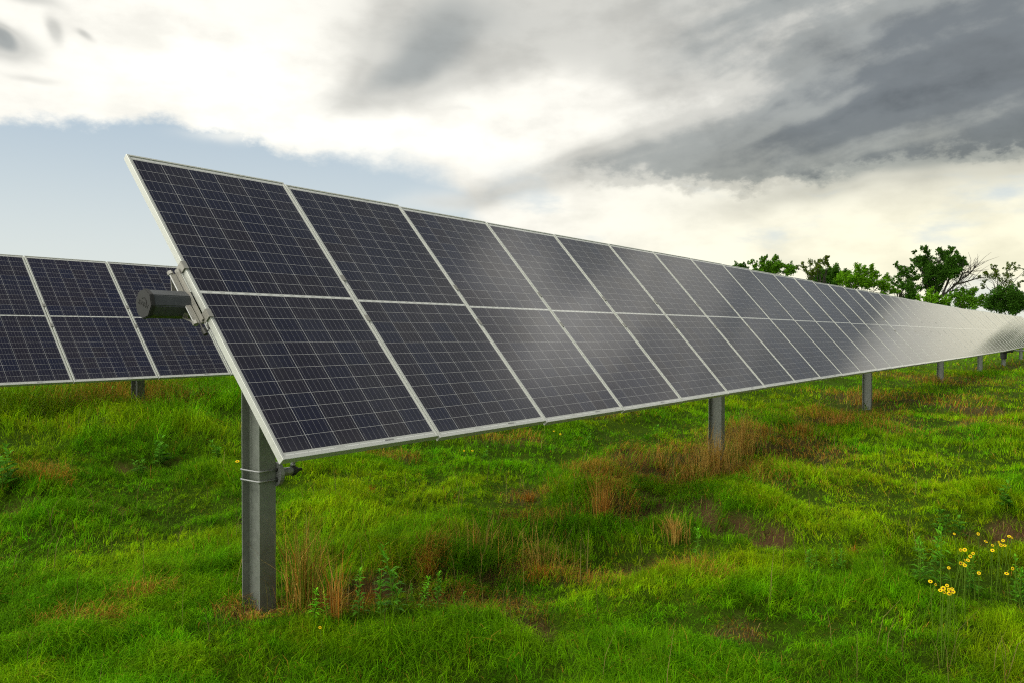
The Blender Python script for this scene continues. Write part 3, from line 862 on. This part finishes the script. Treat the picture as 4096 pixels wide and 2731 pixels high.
b.build('nut', M_BOLT, root)
b = MB(); b.tube([(.052, YC + .010, .0), (.0555, YC + .010, .0)], .013, 6); b.build('nut', M_BOLT, root)
b = MB(); b.tube([(.062, YC, .004), (.080, YC, .004), (.086, YC, .004), (.150, YC, .004), (.156, YC, .004), (.165, YC, .004)], [.032, .030, .024, .0225, .0225, .020], 18); b.build('spool', M_HARD, root, smooth=False)
b = MB(); b.tube([(.165, YC, .004), (.176, YC, .004)], .029, 16); b.tube([(.178, YC, .004), (.188, YC, .004)], .023, 6); b.tube([(.188, YC, .004), (.200, YC, .004)], .017, 6); b.tube([(.200, YC, .004), (.228, YC, .004), (.232, YC, .004)], [.0085, .0085, .004], 8)
b.build('spool_bolt', M_BOLT, root)
ey = MB(); ey.tube([(.170, YC + .016 * math.cos(R(a)) , .062 + .020 * math.sin(R(a))) for a in range(-90, 271, 24)], .0075, 8)
ey.tube([(.170, YC, .030), (.170, YC, .046)], [.016, .011], 10); ey.build('eye', M_HARD, root, smooth=True)
lk = MB(); lk.tube([(.150, YC + .002, .142), (.154, YC, .085), (.162, YC, .068), (.174, YC, .066), (.182, YC, .08), (.186, YC, .142)], .0042, 8)
lk.build('hanging_link', M_HARD, root, smooth=True)

# drive box and drive shaft at the sixth post
root = empty('drive_box', (P6[0].x, P6[0].y, CAMZ - .83), POSTROT)
tag(root, 'dark round drive box at the top of the sixth post', 'drive')
b = MB(); b.tube([(0, 0, -.30), (0, 0, -.05), (0, 0, -.02), (0, 0, .12), (0, 0, .15), (0, 0, .30)], [.12, .13, .20, .20, .13, .11], 20); b.build('housing', M_BLACK, root)
b = MB(); b.tube([(0, -.18, .06), (0, -.36, .06)], .09, 14); b.build('coupling', M_BLACK, root)
b = MB(); b.tube([(0, -.36, .06), (0, -6.5, .06)], .03, 10); b.build('drive_shaft', M_HARD, root)

# ------------------------------------------------------------------ dry tufts
def tuft(px, py, hpx, wpx, n, label, tone=.5, green=0.0, seed=0, up=.25):
    rng = np.random.default_rng(seed + 100)
    x0, y0 = at(px, py); d = math.hypot(x0, y0); k = d / 1836.0
    hgt = hpx * k; rad = wpx * k * .5
    rr = np.abs(rng.normal(0, .45, n)) * rad; a = rng.uniform(0, 6.283, n)
    x = x0 + rr * np.cos(a); y = y0 + rr * np.sin(a)
    L = hgt * rng.uniform(.45, 1.12, n) / .93
    phi = np.where(rng.random(n) < .6, np.arctan2(x - x0, y - y0), rng.uniform(0, 6.283, n)) + rng.normal(0, .4, n)
    lean = np.clip(np.abs(rng.normal(up, .2, n)), .03, 1.1)
    m = rng.random((n, 1)); straw = np.array([.60, .40, .09]); rust = np.array([.46, .14, .008]); gr = np.array([.16, .25, .015])
    mm = np.clip(m * .9 + tone - .28, 0, 1)
    col = (straw * mm + rust * (1 - mm)) * rng.uniform(.5, 1.2, (n, 1))
    col = np.where(rng.random((n, 1)) < green, gr * rng.uniform(.5, 1.2, (n, 1)), col)
    v, tr, q, c = blades(x, y, L, np.full(n, .0022 + d * .00038), phi, lean, col, rng=rng)
    z = float(ground_h(np.array([x0]), np.array([y0]))[0])
    v = v - np.array([x0, y0, z])
    o = obj('dry_grass_tuft', np_mesh('dry_grass_tuft', v, tr, q, c), M_DRY); o.location = (x0, y0, z)
    tag(o, label, 'grass tuft', 'dry grass tufts')
TUFTS = [(695, 1398, 205, 120, 420, 'tall brown grass tuft just right of the nearest post', .5, .42, .24), (770, 1440, 190, 40, 70, 'thin upright orange grass tuft right of the nearest post', .35, .05, .12),
         (585, 1412, 45, 130, 420, 'low straw tuft round the foot of the nearest post', .5, .05, .8), (750, 1395, 60, 120, 260, 'matted orange straw between post foot and green weeds', .4, .05, .7),
         (848, 1335, 52, 60, 170, 'short rust red tuft behind the green weeds', .15, .0, .3), (985, 1312, 48, 48, 170, 'short rust red tuft in front of the bare strip', .1, .0, .28),
         (1240, 1312, 44, 90, 220, 'rust brown tuft at the front edge of the bare strip', .15, .15, .45), (1385, 1192, 120, 60, 300, 'upright reddish stalks beside the bare soil', .35, .1, .14),
         (1645, 1078, 112, 130, 560, 'straw coloured tuft at the foot of the second post', .9, .1, .3), (1705, 1040, 92, 80, 340, 'pale straw tuft right of the second post', .8, .1, .25),
         (1590, 1095, 60, 120, 260, 'brown matted tuft left of the second post', .6, .15, .5), (1520, 1070, 60, 110, 220, 'olive brown tuft well left of the second post', .65, .45, .35),
         (1925, 988, 46, 80, 260, 'orange brown tuft in the open grass before the third post', .45, .05, .4), (1840, 1003, 40, 70, 460, 'brown tuft left of the orange one before the third post', .4, .35, .4),
         (1372, 1105, 45, 60, 180, 'small rusty tuft up from the reddish stalks', .2, .1, .4), (1212, 1132, 32, 50, 140, 'small red brown tuft in the middle of the lawn', .1, .1, .4),
         (110, 1068, 45, 120, 280, 'rusty brown tuft at left under the rear row', .15, .15, .45), (853, 1132, 22, 20, 70, 'tiny rust tuft in green grass under the nearest panel', .05, 0, .3),
         (1100, 1270, 95, 200, 260, 'olive seed stalks left of the bare strip', .7, .55, .3), (1250, 1285, 110, 150, 240, 'pale seed stalks behind the rust brown tuft', .85, .5, .3),
         (1960, 1265, 40, 26, 60, 'small rust tuft on the dark soil at right', .05, 0, .25), (1990, 925, 26, 100, 420, 'brown grass at the foot of the third post', .5, .3, .4),
         (2150, 882, 20, 60, 600, 'brown grass at the foot of the fourth post', .5, .35, .4), (1550, 1225, 60, 80, 260, 'sparse straw stalks on the bare soil', .7, .2, .35)]
for k, a in enumerate(TUFTS):
    tuft(a[0], a[1], a[2], a[3], int(a[4] * .7), a[5], a[6], a[7], k, a[8])

# ------------------------------------------------------------------ green weeds with leafy stems
def weed(px, py, hpx, label, n_stem=1, broad=False, seed=0, tone=(.035, .165, .018)):
    rng = np.random.default_rng(seed + 500)
    x0, y0 = at(px, py); d = math.hypot(x0, y0); k = d / 1836.0; Hh = hpx * k * 1.12
    z0 = float(ground_h(np.array([x0]), np.array([y0]))[0])
    root = empty('weed', (x0, y0, z0)); tag(root, label, 'weed', 'leafy green weeds')
    st = MB(); V_, T_, Q_, C_ = [], [], [], []
    for s in range(n_stem):
        ox, oy = (rng.normal(0, .12 * Hh, 2) if n_stem > 1 else (0, 0)); hh = Hh * rng.uniform(.65, 1.0) if s else Hh
        bx, by = rng.normal(0, .12, 2) * hh
        P = [Vector((ox + bx * t * t, oy + by * t * t, hh * t)) for t in np.linspace(0, .96, 6)]
        st.tube(P, [.0035 * (1 - .6 * i / 5) * (1 + d * .05) for i in range(6)], 5)
        nl = int((46 if not broad else 26) * (1 if n_stem == 1 else .7))
        t = np.sort(rng.uniform(.12, 1.0, nl)); ph = np.arange(nl) * 2.4 + rng.normal(0, .4, nl)
        ll = (.24 if not broad else .36) * hh * (1.05 - .55 * t) * rng.uniform(.7, 1.25, nl); ll = np.maximum(ll, .018)
        wd = ll * (.23 if not broad else .48) + d * .00035
        el = np.where(t > .85, rng.uniform(.9, 1.35, nl), rng.uniform(.25, .85, nl))
        px_ = np.stack([ox + bx * t * t, oy + by * t * t, hh * t * .97], -1)
        di = np.stack([np.cos(ph) * np.cos(el), np.sin(ph) * np.cos(el), np.sin(el)], -1)
        dr = np.stack([np.cos(ph) * np.cos(el - .7), np.sin(ph) * np.cos(el - .7), np.sin(el - .7)], -1)
        wv = np.stack([-np.sin(ph), np.cos(ph), np.zeros(nl)], -1) * wd[:, None] / 2
        m = px_ + di * ll[:, None] * .5; tip = m + dr * ll[:, None] * .5
        v = np.stack([px_, m + wv, tip, m - wv], 1).reshape(-1, 3)
        b = np.arange(nl)[:, None] * 4 + sum(len(q) for q in V_)
        Q_.append(b + np.array([[0, 1, 2, 3]])); V_.append(v)
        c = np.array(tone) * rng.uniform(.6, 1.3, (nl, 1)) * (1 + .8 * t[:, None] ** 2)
        C_.append(np.repeat(c, 4, 0))
    st.build('stem', M_STEM, root)
    obj('leaves', np_mesh('leaves', np.concatenate(V_), None, np.concatenate(Q_), np.concatenate(C_)), M_WEED, root)
    return root
M_STEM, t_, b_ = mat('green_stem'); b_.inputs['Base Color'].default_value = (.09, .17, .012, 1); b_.inputs['Roughness'].default_value = .8; b_.inputs['Specular IOR Level'].default_value = .05
WEEDS = [(722, 1450, 78, 'bright upright weed nearest the post, foremost of the pair', 1, False), (752, 1445, 62, 'bright upright weed, right one of the pair near the post', 1, False),
         (825, 1430, 105, 'tall leafy weed right of the thin orange stalks', 1, False), (905, 1420, 150, 'tallest leafy weed in the middle of the weedy patch', 2, False),
         (875, 1430, 108, 'leafy weed leaning against the tallest one', 1, False), (973, 1425, 78, 'bright tipped weed right of the tallest weed', 1, False),
         (1005, 1420, 82, 'slim weed at the right side of the weedy patch', 1, False), (945, 1400, 45, 'small weed between the tallest and the bright tipped one', 1, False),
         (1060, 1395, 46, 'low weed at the far right of the weedy patch', 1, False), (1605, 1285, 80, 'weed standing alone on the bare soil', 2, False),
         (1835, 1240, 40, 'small weed behind the bare strip at right', 1, False), (1860, 1330, 62, 'bushy weed before the bare strip at right', 3, False), (1930, 1320, 56, 'bushy weed next to the small rust tuft', 3, False),
         (2150, 1345, 120, 'tall weed among the yellow flowers', 3, False), (2120, 1350, 90, 'weed left of the yellow flowers', 2, False), (2235, 1350, 80, 'weed under the diagonal line of yellow flowers', 3, False), (2320, 1370, 90, 'weed at the right edge below the flowers', 3, False),
         (2310, 1190, 55, 'broad leafy weed beside the bare soil at right edge', 3, True), (2170, 1200, 55, 'broad leafy weed on top of the bank at right', 3, True),
         (12, 1065, 75, 'dark bushy weed at the left picture edge', 4, True), (370, 1000, 60, 'broad leafy weed in the grass under the rear row', 4, True), (262, 922, 32, 'broad leafy weed near the rear row post', 2, True),
         (500, 1022, 42, 'broad leafy weed left of the nearest post', 4, True), (320, 1035, 36, 'low broad leafed weed at left of the lawn', 3, True), (1115, 1060, 36, 'broad weed in the grass below the second panel', 2, True), (1000, 1035, 25, 'small broad weed below the first panel seam', 2, True),
         (1510, 1000, 34, 'dark broad weed between the first two posts', 3, True), (1350, 1020, 26, 'small dark weed in the lawn before the second post', 2, True)]
for k, a in enumerate(WEEDS):
    weed(*a, seed=k, tone=(.15, .46, .01) if k in (0, 1, 5) else ((.075, .22, .012) if a[5] else (.10, .30, .010)))

# ------------------------------------------------------------------ yellow flowers
M_PET, t_, b_ = mat('yellow_petals'); b_.inputs['Base Color'].default_value = (.74, .53, .006, 1); b_.inputs['Roughness'].default_value = .8; b_.inputs['Specular IOR Level'].default_value = .1
M_DISC, t_, b_ = mat('dark_red_disc'); b_.inputs['Base Color'].default_value = (.09, .018, .008, 1); b_.inputs['Roughness'].default_value = .8
def make_flower_meshes():
    p = MB(); n = 8
    for k in range(n):
        a = 2 * math.pi * k / n; c, s = math.cos(a), math.sin(a); tx, ty = -s, c
        pts = [(.003, 0, .0), (.0085, .0046, .0018), (.0128, .0042, .0012), (.0145, .0018, .0005), (.0145, -.0018, .0005), (.0128, -.0042, .0012), (.0085, -.0046, .0018)]
        b = len(p.v); p.v += [(c * r + tx * w, s * r + ty * w, z) for r, w, z in pts]; p.f.append(tuple(range(b, b + 7))); p.mi.append(0)
    d = MB(); d.tube([(0, 0, -.002), (0, 0, .0025), (0, 0, .0042)], [.0052, .0052, .003], 10)
    return p.mesh('petals'), d.mesh('disc')
FP, FDk = make_flower_meshes(); FP.materials.append(M_PET); FDk.materials.append(M_DISC)
def flower(px, py, hgt, label, seed, sz=1.0, group='yellow wild flowers'):
    rng = random.Random(seed)
    x, y = at(px, py, hgt); d = math.hypot(x, y)
    z = float(base_h(x, y)) + hgt; g = float(ground_h(np.array([x]), np.array([y]))[0])
    root = empty('flower', (x, y, g)); tag(root, label, 'flower', group)
    dx, dy = rng.gauss(0, .03), rng.gauss(0, .03)
    s = MB(); s.tube([(dx, dy, 0), (dx * .4, dy * .4, (z - g) * .6), (0, 0, z - g)], .0013 + d * .00012, 5); s.build('stem', M_STEM, root)
    rot = (Matrix.Rotation(R(rng.uniform(25, 75)), 4, 'X') @ Matrix.Rotation(rng.uniform(0, 6), 4, 'Z'))
    rot = Matrix.Rotation(R(rng.uniform(-35, 35)), 4, 'Z') @ rot
    for nm, me in (('petals', FP), ('flower_disc', FDk)):
        o = bpy.data.objects.new(nm, me); COL.objects.link(o); o.parent = root
        o.matrix_local = Matrix.Translation((0, 0, z - g)) @ rot @ Matrix.Scale(sz, 4)
def fz(zx, zy): return (3400 + zx * .3826) / 1.7415, (1900 + zy * .3826) / 1.7415
L_TOP = 'dark centred yellow flower in the upper right group by the bare soil'
L_DIA = 'dark centred yellow flower in the diagonal line of flowers'
L_BUN = 'yellow flower packed in the dense front bunch'
FL = [((1090, 610), 'topmost yellow flower, alone over the bare soil'), ((1340, 610), 'small yellow flower alone at the top, right of the topmost one'), ((1420, 690), L_TOP), ((1490, 730), L_TOP), ((1490, 782), L_TOP), ((1557, 697), L_TOP),
      ((1600, 680), L_TOP), ((1577, 728), L_TOP), ((1618, 732), L_TOP), ((1663, 635), L_TOP), ((1695, 650), L_TOP), ((1157, 778), L_DIA), ((1200, 776), L_DIA), ((1287, 813), L_DIA), ((1258, 845), L_DIA),
      ((1200, 885), L_DIA), ((1233, 885), L_DIA), ((1155, 917), L_DIA), ((1180, 915), L_DIA), ((1200, 937), L_DIA), ((1033, 965), 'single yellow flower left below the diagonal line'), ((1348, 1020), 'faint flower low between the diagonal line and right edge'),
      ((1637, 1025), 'lower right flower of the pair near the right picture edge'), ((1700, 972), 'upper right flower of the pair near the right picture edge'), ((840, 1107), 'leftmost yellow flower of the front bunch'), ((895, 1140), 'second yellow flower from the left in the front bunch'),
      ((945, 1200), L_BUN), ((975, 1180), L_BUN), ((1015, 1150), L_BUN), ((1035, 1195), L_BUN), ((1068, 1183), L_BUN), ((1078, 1215), L_BUN), ((1035, 1235), L_BUN), ((985, 1218), L_BUN), ((1050, 1210), L_BUN)]
GRP = {L_TOP: 'flowers of the upper right group', L_DIA: 'flowers of the diagonal line', L_BUN: 'flowers of the dense front bunch'}
for k, (zc, lab) in enumerate(FL):
    flower(*fz(*zc), .24 + .05 * math.sin(k * 1.7), lab, k, (.56 + .22 * ((k * 7) % 5) / 4), GRP.get(lab, 'yellow wild flowers'))
for k, (px, py, lab, sz) in enumerate([(735, 1440, 'tiny yellow flower before the pair of bright weeds', .5), (1085, 1034, 'lone yellow flower below the second panel', .9), (1066, 1034, 'small flower left of the lone one below the second panel', .7),
                                       (1287, 996, 'right flower of the two below the third panel', .9), (1272, 989, 'left flower of the two below the third panel', .8), (545, 978, 'yellow flower left of the nearest post', 1.3)]):
    flower(px, py, .16, lab, 70 + k, sz)

# ------------------------------------------------------------------ trees
M_BARK = metal('bark', (.040, .034, .026), .9, 0, 6, .7, .6)
def tree(name, label, blobs, D, fork, px0, tone, leaf=.20, dens=1.0, seed=0, clump=.34, off=(0, 0), sc=1.0, bare=None, cat='tree'):
    """blobs: (x, y, r) in the 2352 px wide view; they are set at distance D with real depth"""
    rng = np.random.default_rng(seed + 900); k = 4096 / 2352
    def P(px, py, dist):
        X = (px * k - 2048) / FPX; Z = (1365.5 - py * k) / FPX
        return Vector((X * dist, dist * (math.cos(PITCH) - Z * math.sin(PITCH)), CAMZ + dist * (math.sin(PITCH) + Z * math.cos(PITCH))))
    b0 = P(px0, 760, D); gz = float(base_h(b0.x, b0.y)); root = empty(name, (b0.x, b0.y, gz)); tag(root, label, cat, 'trees behind the front row')
    base = Vector((b0.x, b0.y, gz))
    pc = [(P(x, y, D) , r * k / FPX * D) for x, y, r in blobs]
    pc = [(c + Vector((0, rng.normal(0, 1.0) * r * .9, 0)), r) for c, r in pc]
    tr = MB(); fk = P(*fork, D) - base; top = max(c.z for c, _ in pc) - gz
    r0 = .012 * top + .05
    tr.tube([(0, 0, -.3), tuple(fk * .5 + Vector((.1, 0, 0))), tuple(fk)], [r0 * 1.25, r0, r0 * .8], 9)
    V_, C_ = [], []
    for c, r in pc:
        c = c - base
        mid = fk.lerp(c, .5) + Vector((rng.normal(0, .3), rng.normal(0, .3), .15 * (c - fk).length))
        tr.tube([tuple(fk), tuple(mid), tuple(c)], [r0 * .34, r0 * .18, r0 * .06], 6, False)
        nc = max(8, int(22 * (r / 1.0) ** 1.3))
        for _ in range(nc):
            dv = Vector(rng.normal(0, 1, 3)); dv.normalize()
            cc = c + dv * r * (rng.uniform(.25, 1.0) ** .6) * .92
            tr.tube([tuple(c.lerp(mid, .25)), tuple(c.lerp(cc, .5) + Vector((0, 0, .1 * r))), tuple(cc)], [r0 * .06, r0 * .035, .010], 4, False)
            cr = r * clump * 1.3 * rng.uniform(.6, 1.25)
            nl = int(dens * 165 * (cr / leaf) ** 2 * .32) + 14
            tw = (np.array(dv) + np.array([0, 0, .55]) + rng.normal(0, .35, 3)); tw /= np.linalg.norm(tw)
            al = rng.uniform(-1.0, 1.5, (nl, 1))
            p = np.array(cc) + tw * al * cr + rng.normal(0, 1, (nl, 3)) * cr * (.48 - .16 * al)
            a = rng.normal(0, 1, (nl, 3)); a /= np.linalg.norm(a, axis=1, keepdims=True)
            b = np.cross(a, rng.normal(0, 1, (nl, 3))); b /= np.linalg.norm(b, axis=1, keepdims=True)
            s = leaf * rng.uniform(.45, 1.15, (nl, 1))
            V_.append(np.stack([p - a * s * .5, p + b * s * .34, p + a * s * .5, p - b * s * .34], 1).reshape(-1, 3))
            tn = np.array(tone) * rng.uniform(.75, 1.3) * rng.uniform(.65, 1.35, (nl, 1))
            C_.append(np.repeat(tn, 4, 0))
    if bare:
        for line in bare:
            pts = [P(x, y, D - .5) - base for x, y in line]
            m = len(pts); tr.tube([tuple(q) for q in pts], [.10 * (1 - .85 * i / (m - 1)) + .012 for i in range(m)], 5, False)
            for i in range(1, m):
                for _ in range(7):
                    q = pts[i - 1].lerp(pts[i], rng.uniform(0, 1)); ln = rng.uniform(.5, 1.6)
                    dv = (pts[i] - pts[i - 1]).normalized() + Vector((rng.normal(0, .6), rng.normal(0, .6), rng.normal(.1, .6)))
                    e = q + dv.normalized() * ln; e2 = e + (dv + Vector((rng.normal(0, .5), 0, rng.normal(0, .5)))).normalized() * ln * .6
                    tr.tube([tuple(q), tuple(e), tuple(e2)], [.028, .018, .008], 4, False)
    tr.build('trunk', M_BARK, root)
    if V_:
        v = np.concatenate(V_); c = np.concatenate(C_)
        obj('crown', np_mesh('crown', v, None, np.arange(len(v)).reshape(-1, 4), c), M_LEAF, root)
z2 = lambda L: [((2900 + x * .2551) / 1.7415, (950 + y * .2551) / 1.7415, r * .2551 / 1.7415) for x, y, r in L]
z3 = lambda L: [((3500 + x * .2534) / 1.7415, (950 + y * .2534) / 1.7415, r * .2534 / 1.7415) for x, y, r in L]
DK = (.055, .150, .012); MD = (.090, .220, .012); BR = (.125, .29, .010); OL = (.095, .145, .014)
tree('tree', 'small dark tree sliver peeping over the panels, leftmost of the trees', z2([(180, 460, 60), (260, 450, 50), (300, 500, 60), (120, 500, 50), (220, 560, 90), (220, 660, 100)]), 88, (1712, 690), 1712, DK, .16, 1, 1)
tree('tree', 'round dark tree with upright twigs, second from the left', z2([(400, 390, 48), (470, 410, 52), (620, 350, 62), (640, 300, 30), (780, 400, 90), (790, 320, 42), (700, 480, 130), (900, 500, 105), (1000, 470, 42), (500, 500, 95), (860, 420, 50), (600, 440, 80), (700, 600, 150), (560, 620, 120), (960, 540, 60)]), 78, (1766, 680), 1766, MD, .15, 1, 2, .28)
tree('tree', 'loose thin tree with a pointed tip, third from the left', z2([(1600, 300, 32), (1590, 350, 46), (1540, 400, 55), (1470, 390, 40), (1420, 440, 75), (1330, 410, 52), (1220, 450, 55), (1150, 475, 32), (1250, 540, 50), (1400, 540, 80), (1500, 480, 60), (1610, 430, 40), (1350, 640, 70)]), 80, (1886, 690), 1886, OL, .15, .6, 3, .3)
tree('tree', 'dark leafy tree between the thin tree and the bright green one', z2([(1420, 620, 80), (1540, 590, 90), (1690, 550, 100), (1790, 520, 75), (1640, 500, 45), (1640, 660, 120), (1800, 600, 80), (1500, 680, 100)]), 84, (1930, 690), 1932, DK, .16, 1, 4)
tree('tree', 'bright green rounded tree in the middle of the tree line', z2([(2050, 530, 95), (2180, 520, 85), (2290, 550, 95), (1910, 600, 95), (2100, 660, 130), (2270, 700, 120), (1820, 680, 90), (1960, 720, 110)]) + z3([(40, 600, 60), (60, 680, 80), (120, 780, 80), (240, 790, 70), (330, 850, 60), (150, 870, 80)]), 66, (1975, 705), 1975, BR, .14, 1.05, 5, .32)
tree('tree', 'dark upright tree with two heads left of the tallest tree', z3([(235, 640, 42), (360, 430, 42), (420, 470, 58), (430, 560, 80), (560, 520, 60), (590, 470, 35), (600, 640, 95), (380, 650, 80), (420, 760, 100), (480, 850, 100), (600, 800, 60), (300, 720, 55), (650, 560, 50), (500, 940, 120)]), 80, (2060, 700), 2060, DK, .15, 1, 6, .3)
tree('tree', 'tallest dark tree with a bare dead limb at its right side', z3([(610, 220, 38), (740, 200, 58), (820, 230, 58), (720, 320, 95), (620, 350, 45), (840, 400, 120), (960, 240, 66), (1000, 340, 95), (1200, 170, 42), (1195, 230, 75), (1130, 270, 50), (1190, 330, 90), (1380, 320, 48), (1400, 390, 66), (1330, 430, 80), (1250, 450, 95), (1060, 500, 140), (900, 540, 140), (780, 590, 105), (950, 680, 135), (1100, 600, 105), (900, 800, 115), (760, 780, 80), (660, 450, 50), (1280, 240, 32)]), 80, (2142, 705), 2142, (.050, .135, .012), .15, 1.05, 7, .3,
     bare=[[((3500 + x * .2534) / 1.7415, (950 + y * .2534) / 1.7415) for x, y in L] for L in ([(1040, 960), (1180, 830), (1330, 690), (1450, 610), (1540, 520), (1590, 460)], [(1240, 750), (1400, 715), (1520, 680), (1640, 640)], [(1330, 690), (1380, 570), (1500, 540)], [(1040, 960), (1180, 640), (1250, 580), (1330, 540)], [(1180, 870), (1260, 830), (1340, 850)])])
tree('bush', 'bright green bush low under the tallest tree', z3([(890, 920, 85), (970, 950, 75), (1150, 1010, 60), (740, 950, 45), (1050, 1000, 60), (850, 1000, 90), (1000, 1060, 100)]), 62, (2136, 745), 2136, BR, .14, 1.1, 8, .34, cat='bush')
tree('tree', 'low dark tree below the dead limb', z3([(1180, 930, 70), (1300, 905, 80), (1400, 870, 66), (1520, 870, 66), (1580, 850, 42), (1420, 960, 105), (1540, 990, 95), (1640, 960, 42), (1660, 1010, 40), (1280, 1000, 90), (1480, 1080, 110), (1360, 1060, 100)]), 72, (2205, 740), 2205, MD, .15, 1, 9, .3)
tree('tree', 'tall sparse olive tree at the right picture edge', z3([(1640, 610, 30), (1700, 580, 40), (1760, 570, 48), (1850, 450, 36), (1890, 490, 50), (1940, 540, 66), (1850, 620, 95), (1760, 770, 55), (1740, 700, 30), (2060, 680, 95), (2090, 470, 72), (2200, 430, 60), (2260, 480, 66), (2340, 520, 45), (2180, 590, 72), (2060, 800, 90), (2300, 740, 55), (1800, 860, 60), (2420, 560, 60), (2380, 680, 60), (1760, 920, 40)]), 94, (2296, 690), 2300, OL, .17, .34, 10, .24)
tree('tree', 'dense dark tree low at the right picture edge', z3([(1850, 960, 66), (1900, 900, 60), (2000, 880, 95), (2120, 850, 75), (2230, 880, 80), (2280, 930, 70), (2000, 1020, 150), (2180, 1040, 155), (1770, 1070, 66), (2330, 1080, 130), (1860, 1080, 80), (2420, 960, 70), (2460, 1100, 120)]), 84, (2320, 742), 2320, (.050, .135, .012), .17, 1.0, 11, .32)
for kx, (dx_, d_, lab) in enumerate(((2528, 88, 'dark tree just beyond the right picture edge, mirrored in the far panels'),)):
    tree('tree', lab, [(dx_ + a, 700 + b, r) for a, b, r in ((-4, -84, 18), (-16, -56, 20), (12, -60, 18), (0, -24, 26), (18, 0, 24), (-20, 4, 26), (4, 30, 30))], d_, (dx_, 725), dx_, DK, .24, 1, 20 + kx)
print('objects', len(scn.objects))
